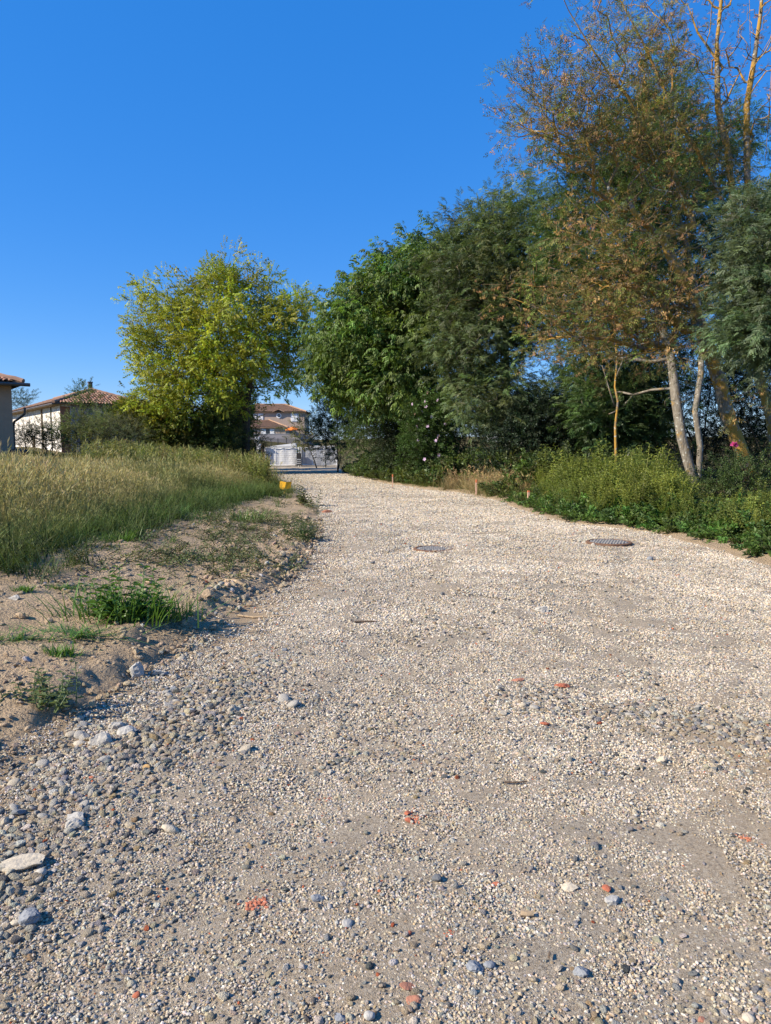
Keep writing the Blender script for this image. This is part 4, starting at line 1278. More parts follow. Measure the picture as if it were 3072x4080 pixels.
def weed(label, cat, u, v, kind, size, seed, col=(.085, .165, .032), name='weed'):
    r = np.random.default_rng(seed)
    p = hit(u, v); p.z = float(dirt_z(np.array([p.x]), np.array([p.y]))[0]) - .01
    root = thing(name, label, cat, p)
    mb = MB()
    if kind in ('grass', 'both', 'mat'):
        nb = {'grass': 150, 'both': 330, 'mat': 150}[kind]
        for i in range(nb):
            q = (r.normal(0, size * .30), r.normal(0, size * .16), 0)
            c = r.uniform(.75, 1.25)
            hh = size * r.uniform(.16, .5) * (.45 if kind == 'mat' else 1)
            sp = size * (.35 if kind != 'mat' else .6)
            blade(mb, q, (r.normal(0, sp * .6) + q[0] * .5, r.normal(0, sp * .5)), hh, .011 * (1 if size < .6 else 1.2), tuple(x_ * .9 * c for x_ in col), tuple(x_ * 1.6 * c for x_ in col), 4, .5)
        tag(mb.build('blades', M['dry_leaf'], root), kind='stuff')
    if kind in ('leafy', 'both'):
        mb = MB()
        for i in range(22 if kind == 'both' else 16):
            q = (r.normal(-.05, size * .20), r.normal(0, size * .14), 0)
            leafy_stem(mb, r, q, size * r.uniform(.25, .62), .085 * (size / .5), (r.normal(0, size * .12), r.normal(0, size * .1)), col)
        mb.build('stems', M['dry_leaf'], root)
    return root
M['dry_leaf'] = foliage_mat('weed_leaf', False, 0.3, .45, .35)
weed('largest leafy green weed clump, with a tall pigweed stem, on the bare bank', 'weed', 500, 2480, 'both', .74, 301)
weed('grass half of the big weed clump, spilling towards the gutter', 'weed', 650, 2470, 'grass', .46, 302)
weed('long bladed grass sprawling left of the big weed clump', 'weed', 300, 2550, 'mat', .50, 303)
weed('grass runners creeping in from the edge of the picture over bare earth', 'weed', 60, 2545, 'mat', .40, 304)
weed('small grass tuft just below the sprawling long bladed grass', 'weed', 235, 2625, 'grass', .22, 305)
weed('pale green nettle like weed alone above the stony edge', 'weed', 215, 2820, 'leafy', .40, 306, (.13, .17, .075))
weed('low weed with short leaves between big clump and meadow', 'weed', 230, 2345, 'mat', .30, 307)
weed('bright green grass tuft at the far end of the bare bank', 'weed', 985, 2085, 'grass', .60, 308, (.085, .16, .022))
weed('leafy weed on the broken lip of the bank opposite the sunken manhole', 'weed', 1205, 2150, 'leafy', .55, 309, (.07, .11, .035))
weed('spreading grass in the middle of the grey creeping weeds', 'weed', 860, 2230, 'mat', .55, 310, (.075, .12, .03))
weed('tiny green weed close to the meadow corner', 'weed', 90, 2360, 'grass', .14, 311)
weed('green grass tuft at the foot of the meadow beside a grey clod', 'weed', 470, 2165, 'grass', .42, 312)
weed('wispy weed on the eroded tip of the bank beyond the yellow marker', 'weed', 1215, 2010, 'leafy', .9, 313, (.12, .14, .07))

# white umbel flowers at the right
def umbel(label, u, v, d, rad, seed):
    r = np.random.default_rng(seed)
    p = at(u, v, d); g = Vector((p.x, p.y + .05, land1(p.x, p.y + .05)))
    root = thing('wild_carrot', label, 'flower', g)
    t = p - g
    mb = MB(); mb.tube([(0, 0, 0), t * .5 + Vector((.03, 0, 0)), t - Vector((0, 0, .06))], [.006, .005, .003], 4, False, 0, (.11, .14, .05))
    for i in range(12):
        a = i * 2.4; q = rad * math.sqrt((i + .5) / 12)
        mb.tube([t - Vector((0, 0, .06)), t + Vector((math.cos(a) * q, math.sin(a) * q, 0))], [.002, .0015], 3, False, 0, (.13, .17, .06))
    mb.build('stem', M['dry'], root)
    mb = MB()
    for i in range(70):
        a = i * 2.4; q = rad * math.sqrt((i + .5) / 70)
        c = t + Vector((math.cos(a) * q, math.sin(a) * q, .02 - .25 * q * q / rad + r.normal(0, .006)))
        for k in range(3):
            mb.leaf(c, Vector((r.normal(), r.normal(), .4)), (0, 0, 1), .016, .014, (.72, .73, .62), .1)
    tag(mb.build('umbel', M['dry'], root), kind='stuff')
umbel('white umbel flower highest and nearest to the twin trunk', 2820, 2000, 14.2, .10, 401)
umbel('white umbel flower just left under the highest white one', 2792, 2012, 14.0, .09, 402)
umbel('broad white umbel flower in front of the spotted pale trunk', 2900, 2005, 13.8, .10, 403)
umbel('white umbel flower below the broad one', 2880, 2040, 13.6, .09, 404)
umbel('greenish faded umbel flower left of the lower white one', 2832, 2040, 13.8, .07, 405)

# pink blossom near the spotted trunk
p = at(2926, 1772, 17.2)
root = thing('pink_blossom', 'single bright pink flower on a thin stalk by the lichen covered trunk', 'flower', (p.x, p.y, land1(p.x, p.y)))
mb = MB(); mb.tube([(0, 0, 0), (.05, 0, .8), (0, 0, p.z - land1(p.x, p.y))], [.006, .005, .004], 4, False, 0, (.10, .13, .05)); mb.build('stem', M['dry'], root)
mb = MB()
for i in range(26):
    mb.leaf((0, 0, p.z - land1(p.x, p.y)), rv(fr), rv(fr), .10, .06, (.62 * fr.uniform(.8, 1.1), .09, .30), .2)
mb.build('petals', M['dry'], root)
# ------------------------------------------------------------------ buildings
M['render_tan'] = simple('tan_render', (.47, .31, .21), (.41, .27, .18), 2.5, .95, .1, 0, .01)
M['render_pink'] = simple('beige_render', (.44, .34, .27), (.39, .30, .24), .6, .95, .1)
M['rubble'] = simple('whitewashed_rubble', (.84, .80, .75), (.60, .53, .45), 3.5, .95, .1, 0, .05, .42, .60)
M['tile'] = [simple('clay_tile_' + w, a, b, 3.0, .9, .12) for w, a, b in (('brown', (.30, .17, .11), (.20, .12, .085)), ('pale', (.44, .29, .20), (.34, .21, .15)), ('rose', (.36, .19, .13), (.27, .15, .11)), ('grey', (.24, .17, .13), (.16, .12, .10)))]
M['tile_far'] = simple('clay_tiles', (.42, .27, .18), (.32, .20, .13), 1.5, .9, .1)
M['tile_mix'] = simple('old_clay_tiles', (.36, .225, .16), (.25, .155, .115), 2.2, .9, .1)
M['zinc'] = simple('dull_zinc', (.13, .11, .10), (.10, .085, .08), 3, .5, .4, .3)
M['white'] = simple('white_paint', (.78, .77, .75), (.72, .71, .69), 2, .6, .3)
M['glass'] = simple('dark_glass', (.03, .035, .045), (.02, .025, .03), 2, .1, .5)
M['wood'] = simple('weathered_wood', (.17, .12, .08), (.10, .07, .05), 9, .9, .15, 0, .01)
M['oak'] = simple('pale_wood', (.46, .34, .21), (.36, .26, .16), 12, .85, .15, 0, .003)
M['brickwork'] = simple('brickwork', (.36, .17, .10), (.27, .12, .075), 10, .9, .1)
M['cement'] = simple('grey_cement_render', (.30, .28, .29), (.26, .245, .25), .5, .95, .1)
M['sheet'] = simple('white_sheet', (.80, .80, .80), (.72, .72, .73), 1.2, .7, .2, 0, .03)
M['sheet_grey'] = simple('grey_sheet', (.47, .48, .50), (.42, .43, .45), 1.2, .7, .2, 0, .03)
M['wire'] = simple('green_wire', (.03, .05, .04), (.025, .04, .035), 5, .5, .4, .3)
M['black'] = simple('black_metal', (.02, .02, .022), (.03, .03, .032), 6, .5, .4)
M['orange'] = simple('orange_canvas', (.75, .20, .04), (.68, .17, .035), 3, .8, .1)
M['tarp'] = simple('dark_tarpaulin', (.030, .038, .042), (.018, .022, .026), 6, .45, .4, 0, .03)

def V2(x, y, z=0): return Vector((x, y, z))

def tile_shape(L=.42, W=.23, mats=None):
    """one half round clay tile: x across, y down the slope"""
    mb = MB(); V = []; n = 5
    for j, (yy, k) in enumerate(((0, .82), (L, 1.0))):
        for o in (1.0, .86):
            for i in range(n + 1):
                a = math.pi * i / n
                V.append((-math.cos(a) * W / 2 * k * o, yy, math.sin(a) * W * .42 * k * o + (.03 if j else 0)))
    m_ = n + 1
    F = []
    for i in range(n):
        F.append((i, i + 1, 2 * m_ + i + 1, 2 * m_ + i)); F.append((m_ + i + 1, m_ + i, 3 * m_ + i, 3 * m_ + i + 1))
        F.append((2 * m_ + i, 2 * m_ + i + 1, 3 * m_ + i + 1, 3 * m_ + i))
    mb.add(V, F)
    return mb

TILES = []
for m_ in M['tile']: TILES.append(tile_shape().mesh('roof_tile', m_))

def roof_rows(A, B, C, D, W=.235, ex=.34):
    """placements of tiles over the face A B (eave) C D (top)"""
    A, B, C, D = map(Vector, (A, B, C, D))
    nrm = (B - A).cross(D - A).normalized()
    if nrm.z < 0: nrm = -nrm
    ax = (B - A).normalized(); dn = nrm.cross(ax).normalized()
    if dn.z > 0: dn = -dn
    slope = abs((D - A).dot(dn))
    rows = int(slope / ex)
    for r_ in range(rows):
        t = (r_ + 1) * ex / slope
        l = A + (D - A) * t; q = B + (C - B) * t
        w = (q - l).length; n = int(w / W)
        off = (A - l).dot(ax)
        k0 = math.ceil(-off / W)
        for k in range(k0, k0 + n):
            s = off + (k + .5) * W
            if 0 <= s <= w: yield l + ax * s, ax, dn, nrm

def tiled_face(roof, base, A, B, C, D, individual=True, mat=None, seed=1, only=None, W=.235, ex=.34):
    r = np.random.default_rng(seed)
    if individual:
        for p, ax, dn, nrm in roof_rows(A, B, C, D, W, ex):
            if only is not None and not only(p): continue
            o = bpy.data.objects.new('tile', TILES[r.choice(4, p=[.32, .26, .30, .12])]); COL.objects.link(o); o.parent = roof
            R = Matrix((ax, dn, nrm)).transposed()
            if R.determinant() < 0: R = Matrix((-ax, dn, nrm)).transposed()
            o.matrix_local = Matrix.LocRotScale(p - base + nrm * .015 + Vector(r.normal(0, .006, 3)), R.to_quaternion() @ Matrix.Rotation(r.normal(0, .02), 3, 'Z').to_quaternion(), Vector((1, 1, 1)))
    else:
        mb = MB(); ts = tile_shape(.42, W * .98)
        for p, ax, dn, nrm in roof_rows(A, B, C, D, W, ex):
            if only is not None and not only(p): continue
            mb.add([p - base + ax * v[0] + dn * v[1] + nrm * (v[2] + .015) for v in ts.v], ts.f)
        tag(mb.build('tiles', mat, roof), kind='stuff')

def slab(mb, pts, th):
    pts = [Vector(p) for p in pts]
    lo = [p - Vector((0, 0, th)) for p in pts]
    n = len(pts)
    mb.add(pts + lo, [tuple(range(n)), tuple(range(n, 2 * n))[::-1]] + [(i, n + i, n + (i + 1) % n, (i + 1) % n) for i in range(n)])

EA = Vector((.8, .6, 0)); EB = Vector((-.6, .8, 0)); UPV = Vector((0, 0, 1))

# near house, at the left edge
K = Vector((-17.45, 33.5, 0)); zg = land1(K.x, K.y) - .1; ze = at(69, 1525, 33.5).z
base = Vector((K.x, K.y, zg))
h1 = thing('near_house', 'tan rendered house corner in shade, with tiled eave and downpipe', 'house', base)
mb = MB()
P0, P1, P2, P3 = K - EA * 7, K, K + EB * 8, K - EA * 7 + EB * 8
mb.add([p - Vector((K.x, K.y, 0)) + UPV * z for z in (0, ze - zg) for p in (P0, P1, P2, P3)], [(0, 1, 5, 4), (1, 2, 6, 5), (2, 3, 7, 6), (3, 0, 4, 7)])
mb.build('wall', M['render_tan'], h1)
ov = .48; sl_ = .30
E0, E1, E2 = K - EA * 7 - EB * ov + UPV * ze, K + (EA - EB) * ov + UPV * ze, K + EA * ov + EB * 8 + UPV * ze
ap = K + (EB - EA) * 4 + UPV * (ze + sl_ * (4 + ov)); ap2 = K - EA * 7 + EB * 4 + UPV * (ze + sl_ * (4 + ov))
mb = MB()
for f in ([E0, E1, ap, ap2], [E1, E2, ap]):
    slab(mb, [p - base for p in f], .10)
roof = mb.build('roof', M['wood'], h1)
tiled_face(roof, base, E0, E1, ap, ap2, True, seed=3, only=lambda p: (p - E1).length < 5.2)
mb = MB()
d_ = (ap - E1); 
mb.tube([E1 - base + d_.normalized() * .05 + UPV * .05] + [E1 - base + d_ * (q / 14) + UPV * (.07 + (.02 if q % 2 else 0)) for q in range(1, 12)], .12, 7)
mb.build('hip_tiles', M['tile_mix'], roof)
mb = MB(); mb.tube([E0 - base - EB * .07 - UPV * .08, E1 - base - EB * .07 + EA * .22 - UPV * .10], .085, 7); mb.build('gutter', M['zinc'], h1)
mb = MB(); q = K - base + EA * .12
mb.tube([q + UPV * (ze - zg - .16) + EA * .34 - EB * .42, q + UPV * (ze - zg - .45) + EA * .34 - EB * .36, q + UPV * (ze - zg - .66) + EA * .16 + EB * .05, q + UPV * (ze - zg - .80) - EA * .02 + EB * .2, q + UPV * (ze - zg - 1.0) - EA * .05 + EB * .3, q - EA * .05 + EB * .3], .055, 7)
mb.build('downpipe', M['zinc'], h1)

# wrapped bundle by the wall
p = at(70, 1752, 32.6); p.z = land1(p.x, p.y)
root = thing('wrapped_bundle', 'dark tarpaulin wrapped bundle lying against the shaded house wall', 'bundle', p)
mb = MB(); V, F = ICO3
r_ = np.random.default_rng(5)
W_ = V.copy(); W_ = np.sign(W_) * np.abs(W_) ** .7
W_ *= np.array([.44, .32, .25]) * (1 + .10 * (vnoise(V[:, 0] * 3 + 5, V[:, 1] * 3 + V[:, 2] * 4, 3)[:, None] - .5) * 2)
W_[:, 2] += .22
mb.add(W_, F); mb.build('tarpaulin', M['tarp'], root, True)
for s in (-.18, .14):
    mb = MB(); mb.tube([(s + .02, -.345 * math.cos(a), .23 + .27 * math.sin(a)) for a in np.linspace(-.6, 3.7, 12)], .012, 4); mb.build('strap', M['zinc'], root)

# long tiled building with white rubble wall
K = Vector((-25.0, 55.0, 0)); zg = land1(K.x, K.y) - .3; ze = at(250, 1606, 55).z
base = Vector((K.x, K.y, zg)); H = ze - zg
h2 = thing('rubble_building', 'long low building with whitewashed rubble wall and hipped clay tile roof', 'house', base)
S_, L_ = 6.4, 20.0
mb = MB()
Q = [Vector((0, 0, 0)), EA * S_, EA * S_ + EB * L_, EB * L_]
mb.add([p + UPV * z for z in (0, H) for p in Q], [(0, 1, 5, 4), (1, 2, 6, 5), (2, 3, 7, 6), (3, 0, 4, 7)])
mb.build('wall', M['rubble'], h2)
mb = MB(); c = EA * .42 - EB * .03; mb.add([p + UPV * z for z in (0, H - .25) for p in (c - EA * .40, c + EA * .30, c + EA * .30 + EB * .2, c - EA * .40 + EB * .2)], [(0, 1, 5, 4), (1, 2, 6, 5), (3, 0, 4, 7), (4, 5, 6, 7)])
mb.build('brick_pier', M['brickwork'], h2)
mb = MB(); c = EA * 3.6 - EB * .02; mb.add([p + UPV * z for z in (.2, H - .1) for p in (c - EA * 2.8, c + EA * 2.7, c + EA * 2.7 + EB * .2, c - EA * 2.8 + EB * .2)], [(0, 1, 5, 4), (1, 2, 6, 5), (3, 0, 4, 7), (4, 5, 6, 7)])
mb.build('render_panel', M['cement'], h2)
RW = Matrix((EB, -EA, UPV)).transposed().to_3x3()
for s, w, z0, z1, nm, mt in ((6.3, .30, .0, H - .2, 'timber_post', 'wood'), (10.0, .7, .5, 1.6, 'window', 'wood'), (2.9, .10, .0, H - .1, 'downpipe', 'zinc')):
    mb = MB(); mb.box(EB * s - EA * .03 + UPV * ((z0 + z1) / 2), (w, .12, z1 - z0), mat=RW)
    mb.build(nm, M[mt], h2)
ov = .55; sl_ = .36; hw = S_ / 2
A0 = base + Vector((0, 0, H)); 
Ea = A0 - EA * ov - EB * ov; Eb = A0 + EA * (S_ + ov) - EB * ov; Ec = A0 + EA * (S_ + ov) + EB * (L_ + ov); Ed = A0 - EA * ov + EB * (L_ + ov)
R1 = A0 + EA * hw + EB * hw + UPV * (sl_ * (hw + ov)); R2 = A0 + EA * hw + EB * (L_ - hw) + UPV * (sl_ * (hw + ov))
mb = MB()
for f in ([Ea, Eb, R1], [Eb, Ec, R2, R1], [Ec, Ed, R2], [Ed, Ea, R1, R2]): slab(mb, [p - base for p in f], .09)
roof = mb.build('roof', M['wood'], h2)
tiled_face(roof, base, Ea, Eb, R1, R1, True, seed=5)
tiled_face(roof, base, Ed, Ea, R1, R2, False, M['tile_mix'], seed=6)
for a_, b_, nm in ((Ea, R1, 'hip_tiles'), (Eb, R1, 'hip_tiles'), (R1, R2, 'ridge_tiles')):
    mb = MB(); mb.tube([a_ - base + (b_ - a_) * (q / 20) + UPV * (.06 + (.02 if q % 2 else 0)) for q in range(21)], .12, 7); mb.build(nm, M['tile_mix'], roof)
mb = MB()
for k in range(34):
    mb.box(Ed - base + (Ea - Ed) * ((k + .5) / 34) + EA * .30 - UPV * .14, (.12, .55, .10), mat=RW)
tag(mb.build('rafter_ends', M['oak'], roof), kind='stuff')
mb = MB(); mb.tube([Ea - base - EA * .06 - UPV * .08, Ed - base - EA * .06 - UPV * .08], .07, 6); mb.build('gutter', M['zinc'], h2)
c = R1 - base + EB * .3
mb = MB(); mb.box(c + UPV * .30, (.30, .30, .60), mat=RW); mb.box(c + UPV * .66, (.36, .36, .10), mat=RW); mb.build('chimney', M['zinc'], roof)

# far two storey house above the retaining wall
def wx(u, d): return at(u, 1790, d).x
def wz(v, d): return at(1536, v, d).z
D_ = 150.0
zg = 3.0; ze = wz(1641, D_)
base = Vector((wx(1085, D_), D_, zg))
fh = thing('far_house', 'beige two storey house with round window seen above the gate', 'house', base)
x0, x1 = wx(915, D_) - base.x, wx(1214, D_) - base.x; H = ze - zg
mb = MB(); mb.box(((x0 + x1) / 2, 4.5, H / 2), (x1 - x0, 9, H)); mb.build('wall', M['render_pink'], fh)
o = .5
e = [Vector((x0 - o, -o, H)), Vector((x1 + o, -o, H)), Vector((x1 + o, 9 + o, H)), Vector((x0 - o, 9 + o, H))]
rl, rr_ = Vector((x0 + 4.5, 4.5, H + 1.75)), Vector((x1 - 4.5, 4.5, H + 1.75))
mb = MB()
for f in ([e[0], e[1], rr_, rl], [e[1], e[2], rr_], [e[2], e[3], rl, rr_], [e[3], e[0], rl]): slab(mb, f, .12)
roof = mb.build('roof', M['wood'], fh)
tiled_face(roof, Vector((0, 0, 0)), e[0], e[1], rr_, rl, False, M['tile_far'], W=.26, ex=.40)
tiled_face(roof, Vector((0, 0, 0)), e[1], e[2], rr_, rr_, False, M['tile_far'], W=.26, ex=.40)
mb = MB(); mb.tube([e[1] + UPV * .08, rr_ + UPV * .1], .16, 6); mb.tube([rl + UPV * .1, rr_ + UPV * .1], .16, 6); mb.build('ridge_tiles', M['tile_far'], roof)
gx_ = wx(1113, D_) - base.x
mb = MB()
slab(mb, [(gx_ - 1.3, -.75, H - .02), (gx_, -.75, H + .55), (gx_, 1.8, H + .55), (gx_ - 1.3, .6, H - .02)], .10)
slab(mb, [(gx_ + 1.3, -.75, H - .02), (gx_, -.75, H + .552), (gx_, 1.8, H + .552), (gx_ + 1.3, .6, H - .02)], .10)
mb.add([(gx_ - 1.2, -.06, H - .1), (gx_ + 1.2, -.06, H - .1), (gx_, -.06, H + .44)], [(0, 1, 2)])
mb.build('gable', M['tile_far'], roof)
# round window
cz = wz(1656, D_) - zg
mb = MB(); n = 24; V = []
for yy in (-.10, .0):
    for ra in (.56, .33):
        V += [(gx_ + ra * math.cos(2 * math.pi * i / n), yy, cz + ra * math.sin(2 * math.pi * i / n)) for i in range(n)]
F = []
for i in range(n):
    j = (i + 1) % n
    F += [(i, j, n + j, n + i), (i, 2 * n + i, 2 * n + j, j), (n + i, n + j, 3 * n + j, 3 * n + i)]
mb.add(V, F); w_ = mb.build('round_window', M['white'], fh)
mb = MB(); mb.add([(gx_ + .34 * math.cos(2 * math.pi * i / n), -.03, cz + .34 * math.sin(2 * math.pi * i / n)) for i in range(n)], [tuple(range(n))]); mb.build('pane', M['glass'], w_)
mb = MB(); mb.box((gx_, -.06, cz), (.60, .04, .05)); mb.build('glazing_bar', M['white'], w_)
# shuttered windows
for (ua, ub, va, vb) in ((1160, 1191, 1648, 1680), (1030, 1052, 1648, 1675), (1008, 1026, 1650, 1672)):
    xa, xb, za, zb = wx(ua, D_) - base.x, wx(ub, D_) - base.x, wz(vb, D_) - zg, wz(va, D_) - zg
    mb = MB(); mb.box(((xa + xb) / 2, -.03, (za + zb) / 2), (xb - xa, .10, zb - za)); w_ = mb.build('window', M['white'], fh)
    for s in (-1, 1):
        mb = MB(); ww = (xb - xa) * .36
        mb.box(((xa + xb) / 2 + s * ww * .54, -.115, (za + zb) / 2), (ww, .05, (zb - za) * .82)); sh = mb.build('shutter', M['sheet'], w_)
# lower wing
wy = -6.0
xa, xb = wx(960, 144) - base.x, wx(1140, 144) - base.x; zt = wz(1703, 144) - zg
mb = MB(); mb.box(((xa + xb) / 2, wy / 2 - .05, zt / 2), (xb - xa, -wy - .1, zt)); mb.build('wing', M['render_pink'], fh)
mb = MB(); slab(mb, [(xa - .4, wy - .4, zt), (xb + .5, wy - .4, zt), (xb - 4.3, -.06, zt + 1.7), (xa - .4, -.06, zt + 1.7)], .12)
slab(mb, [(xb + .5, wy - .4, zt + .003), (xb + .5, -.06, zt + .003), (xb - 4.3, -.06, zt + 1.703)], .12)
wr = mb.build('wing_roof', M['tile_far'], fh)
tiled_face(wr, Vector((0, 0, 0)), (xa - .4, wy - .4, zt), (xb + .5, wy - .4, zt), (xb - 4.3, -.06, zt + 1.7), (xa - .4, -.06, zt + 1.7), False, M['tile_far'], W=.26, ex=.40)
mb = MB(); mb.tube([(xb + .5, wy - .4, zt + .08), (xb - 4.3, -.06, zt + 1.78)], .15, 6); mb.build('hip_tiles', M['tile_far'], wr)
for (ua, ub, m1) in ((1041, 1060, 'white'), (1062, 1076, 'glass'), (1077, 1094, 'white')):
    xa_, xb_ = wx(ua, 144) - base.x, wx(ub, 144) - base.x
    mb = MB(); mb.box(((xa_ + xb_) / 2, wy - .04, (wz(1730, 144) + wz(1712, 144)) / 2 - zg), (xb_ - xa_, .08, 1.2)); mb.build('sliding_panel', M[m1], fh)

# retaining wall, railing, parasol, clipped bush
xa, xb = wx(985, 120), wx(1250, 120); zt = wz(1730, 120)
rw = thing('retaining_wall', 'long grey rendered retaining wall below the far house', 'wall', ((xa + xb) / 2, 119.4, .8))
mb = MB(); mb.box((0, 0, (zt - .8) / 2), (xb - xa, .3, zt - .8)); mb.build('wall', M['cement'], rw)
mb = MB(); mb.box((0, 0, zt - .8 + .03), (xb - xa + .05, .38, .06)); mb.build('coping', M['sheet_grey'], rw)
tz = land1(wx(1100, 112), 112)
mf = thing('mesh_railing', 'low dark mesh fence with slim posts in front of the retaining wall', 'fence', (wx(1110, 112), 112, tz))
ox = wx(1110, 112)
ups = [1029, 1042, 1080, 1108, 1142, 1178, 1210, 1217, 1246]
for u in ups:
    zt_ = wz(1744 + (u % 7), 112)
    mb = MB(); mb.box((wx(u, 112) - ox, 0, (zt_ - tz) / 2), (.09, .09, zt_ - tz)); mb.build('post', M['black'], mf)
mb = MB(); X0, X1 = wx(1015, 112) - ox, wx(1246, 112) - ox; zt_ = wz(1748, 112) - tz
for k in range(13): mb.box(((X0 + X1) / 2, .05, zt_ - 1.1 + k * .09), (X1 - X0, .012, .02))
for k in range(int((X1 - X0) / .12)): mb.box((X0 + k * .12, .05, zt_ - .56), (.02, .012, 1.1))
tag(mb.build('mesh', M['black'], mf), kind='stuff')
px_ = at(1168, 1732, 118)
pa = thing('parasol', 'orange parasol open on the terrace of the far house', 'parasol', px_)
mb = MB(); top = wz(1699, 118) - px_.z; n = 8; rad = 1.25
V = [(0, 0, top)] + [(rad * math.cos(2 * math.pi * i / n), rad * math.sin(2 * math.pi * i / n), top - .52) for i in range(n)] + [(rad * math.cos(2 * math.pi * i / n), rad * math.sin(2 * math.pi * i / n), top - .66) for i in range(n)]
mb.add(V, [(0, 1 + i, 1 + (i + 1) % n) for i in range(n)] + [(1 + i, 9 + i, 9 + (i + 1) % n, 1 + (i + 1) % n) for i in range(n)])
mb.build('canopy', M['orange'], pa)
mb = MB(); mb.tube([(0, 0, -.5), (0, 0, top + .15)], .03, 6); mb.build('pole', M['white'], pa)
for k in range(8):
    mb = MB(); a = 2 * math.pi * k / n; mb.tube([(0, 0, top - .05), (rad * .97 * math.cos(a), rad * .97 * math.sin(a), top - .54)], .015, 4); mb.build('rib', M['white'], pa)
shrub('terrace_bush', 'round grey green bush on the terrace beside the orange parasol', 'shrub', 1116, 1718, 123, 20, 17, .8, 'fine', (.14, .16, .10), 240, 60, 7, .35, dmin=.3, scale=(.8, 1.2))
# low white wall and posts behind the gate
def prism(name, label, cat, pts, d, th, mat):
    P = [at(u, v, d) for u, v in pts]
    c = Vector((sum(p.x for p in P) / len(P), d, min(p.z for p in P)))
    root = thing(name, label, cat, c)
    n = len(P)
    mb = MB(); mb.add([p - c for p in P] + [p - c + Vector((0, th, 0)) for p in P], [tuple(range(n)), tuple(range(n, 2 * n))[::-1]] + [(i, (i + 1) % n, n + (i + 1) % n, n + i) for i in range(n)])
    mb.build('wall', mat, root)
    return root
prism('sloping_wall', 'white wall with sloping top rising behind the left gate leaf', 'wall', [(1040, 1862), (1182, 1862), (1182, 1781), (1176, 1765), (1040, 1783)], 66, .4, M['white'])
prism('low_wall', 'low white wall just showing above the right gate leaf', 'wall', [(1198, 1862), (1345, 1862), (1345, 1776), (1260, 1776), (1198, 1781)], 67, .3, M['white'])
prism('gate_pillar', 'cream pillar in the leaves left of the wooden gate post', 'pillar', [(1021, 1862), (1036, 1862), (1036, 1768), (1021, 1768)], 63.5, .4, M['white'])
prism('white_building', 'white wall glimpsed through the trees on the right', 'building', [(1960, 1760), (2110, 1760), (2110, 1596), (2050, 1578), (1960, 1590)], 90, 5, M['white'])
prism('white_pillar', 'white pillar standing in front of the grey retaining wall', 'pillar', [(1014, 1785), (1031, 1785), (1031, 1741), (1014, 1741)], 108, .5, M['sheet'])

# ------------------------------------------------------------------ the mesh gate
GD = 62.0
zb = float(road_z(np.array([-7.5]), np.array([GD]))[0])
gate = thing('mesh_gate', 'double wire mesh gate lined with sheets, white on the left leaf', 'gate', (wx(1190, GD), GD, zb))
gx0 = wx(1190, GD)
def gz(v): return wz(v, GD) - zb
for (ua, ub) in ((1055, 1183), (1200, 1335)):
    xa, xb = wx(ua, GD) - gx0, wx(ub, GD) - gx0; zt = gz(1781); zo = .06
    mb = MB()
    mb.tube([(xa, 0, zo), (xa, 0, zt), (xb, 0, zt), (xb, 0, zo), (xa, 0, zo)], .028, 6)
    lf = mb.build('leaf_frame', M['wire'], gate)
    mb = MB()
    for k in range(1, 26): mb.tube([(xa + (xb - xa) * k / 26, 0, zo), (xa + (xb - xa) * k / 26, 0, zt)], .0035, 3, False)
    for k in range(1, 9): mb.tube([(xa, 0, zo + (zt - zo) * k / 9), (xb, 0, zo + (zt - zo) * k / 9)], .0035, 3, False)
    tag(mb.build('wire_mesh', M['wire'], lf), kind='stuff')
def sheet(ua, ub, mat, seed, v0=1784, v1=1851):
    r = np.random.default_rng(seed)
    xa, xb, za, zb_ = wx(ua, GD) - gx0, wx(ub, GD) - gx0, gz(v1), gz(v0)
    nx, nz = 7, 9; mb = MB(); V = []
    for th in (0, .015):
        for j in range(nz):
            for i in range(nx):
                V.append((xa + (xb - xa) * i / (nx - 1), .10 + th + .02 * math.sin(i * 1.1 + seed) + r.normal(0, .006), za + (zb_ - za) * j / (nz - 1) + (.05 * math.sin(seed + i * .5) if j == 0 else 0)))
    F = []
    for j in range(nz - 1):
        for i in range(nx - 1):
            a = j * nx + i; F.append((a, a + 1, a + nx + 1, a + nx)); b = a + nx * nz; F.append((b, b + nx, b + nx + 1, b + 1))
    mb.add(V, F); mb.build('sheet', mat, gate, True)
for k, (ua, ub, mt) in enumerate(((1057, 1096, 'sheet'), (1098, 1137, 'sheet'), (1139, 1181, 'sheet'), (1201, 1243, 'sheet_grey'), (1245, 1288, 'sheet_grey'), (1290, 1333, 'sheet_grey'))):
    sheet(ua, ub, M[mt], 11 + k)
mb = MB(); mb.box((0, .25, gz(1780) / 2), (.24, .16, gz(1780))); mb.build('post', M['white'], gate)
mb = MB(); mb.tube([(-.13, -.06, -.1), (-.13, -.06, gz(1770))], .035, 6); mb.build('post', M['wire'], gate)
mb = MB(); mb.tube([(.08, -.06, -.1), (.08, -.06, gz(1781))], .035, 6); mb.build('post', M['wire'], gate)
bx = thing('lock_box', 'black box with grey pattern hanging where the gate leaves meet', 'box', (wx(1192, GD), GD - .22, zb + .12))
mb = MB(); mb.box((0, 0, .50), (.38, .18, 1.0)); mb.box((0, 0, 1.02), (.42, .22, .06)); mb.build('body', M['black'], bx)
mb = MB()
for k in range(9):
    mb.box((-.11 + .11 * (k % 3), -.10, .16 + .17 * (k // 3)), (.075, .02, .09), mat=Matrix.Rotation(.5 * (-1) ** k, 3, 'Y'))
tag(mb.build('pattern_panel', M['sheet_grey'], bx), kind='stuff')
mb = MB(); mb.box((0, -.05, .02), (.62, .30, .05)); mb.build('base_plate', M['black'], bx)
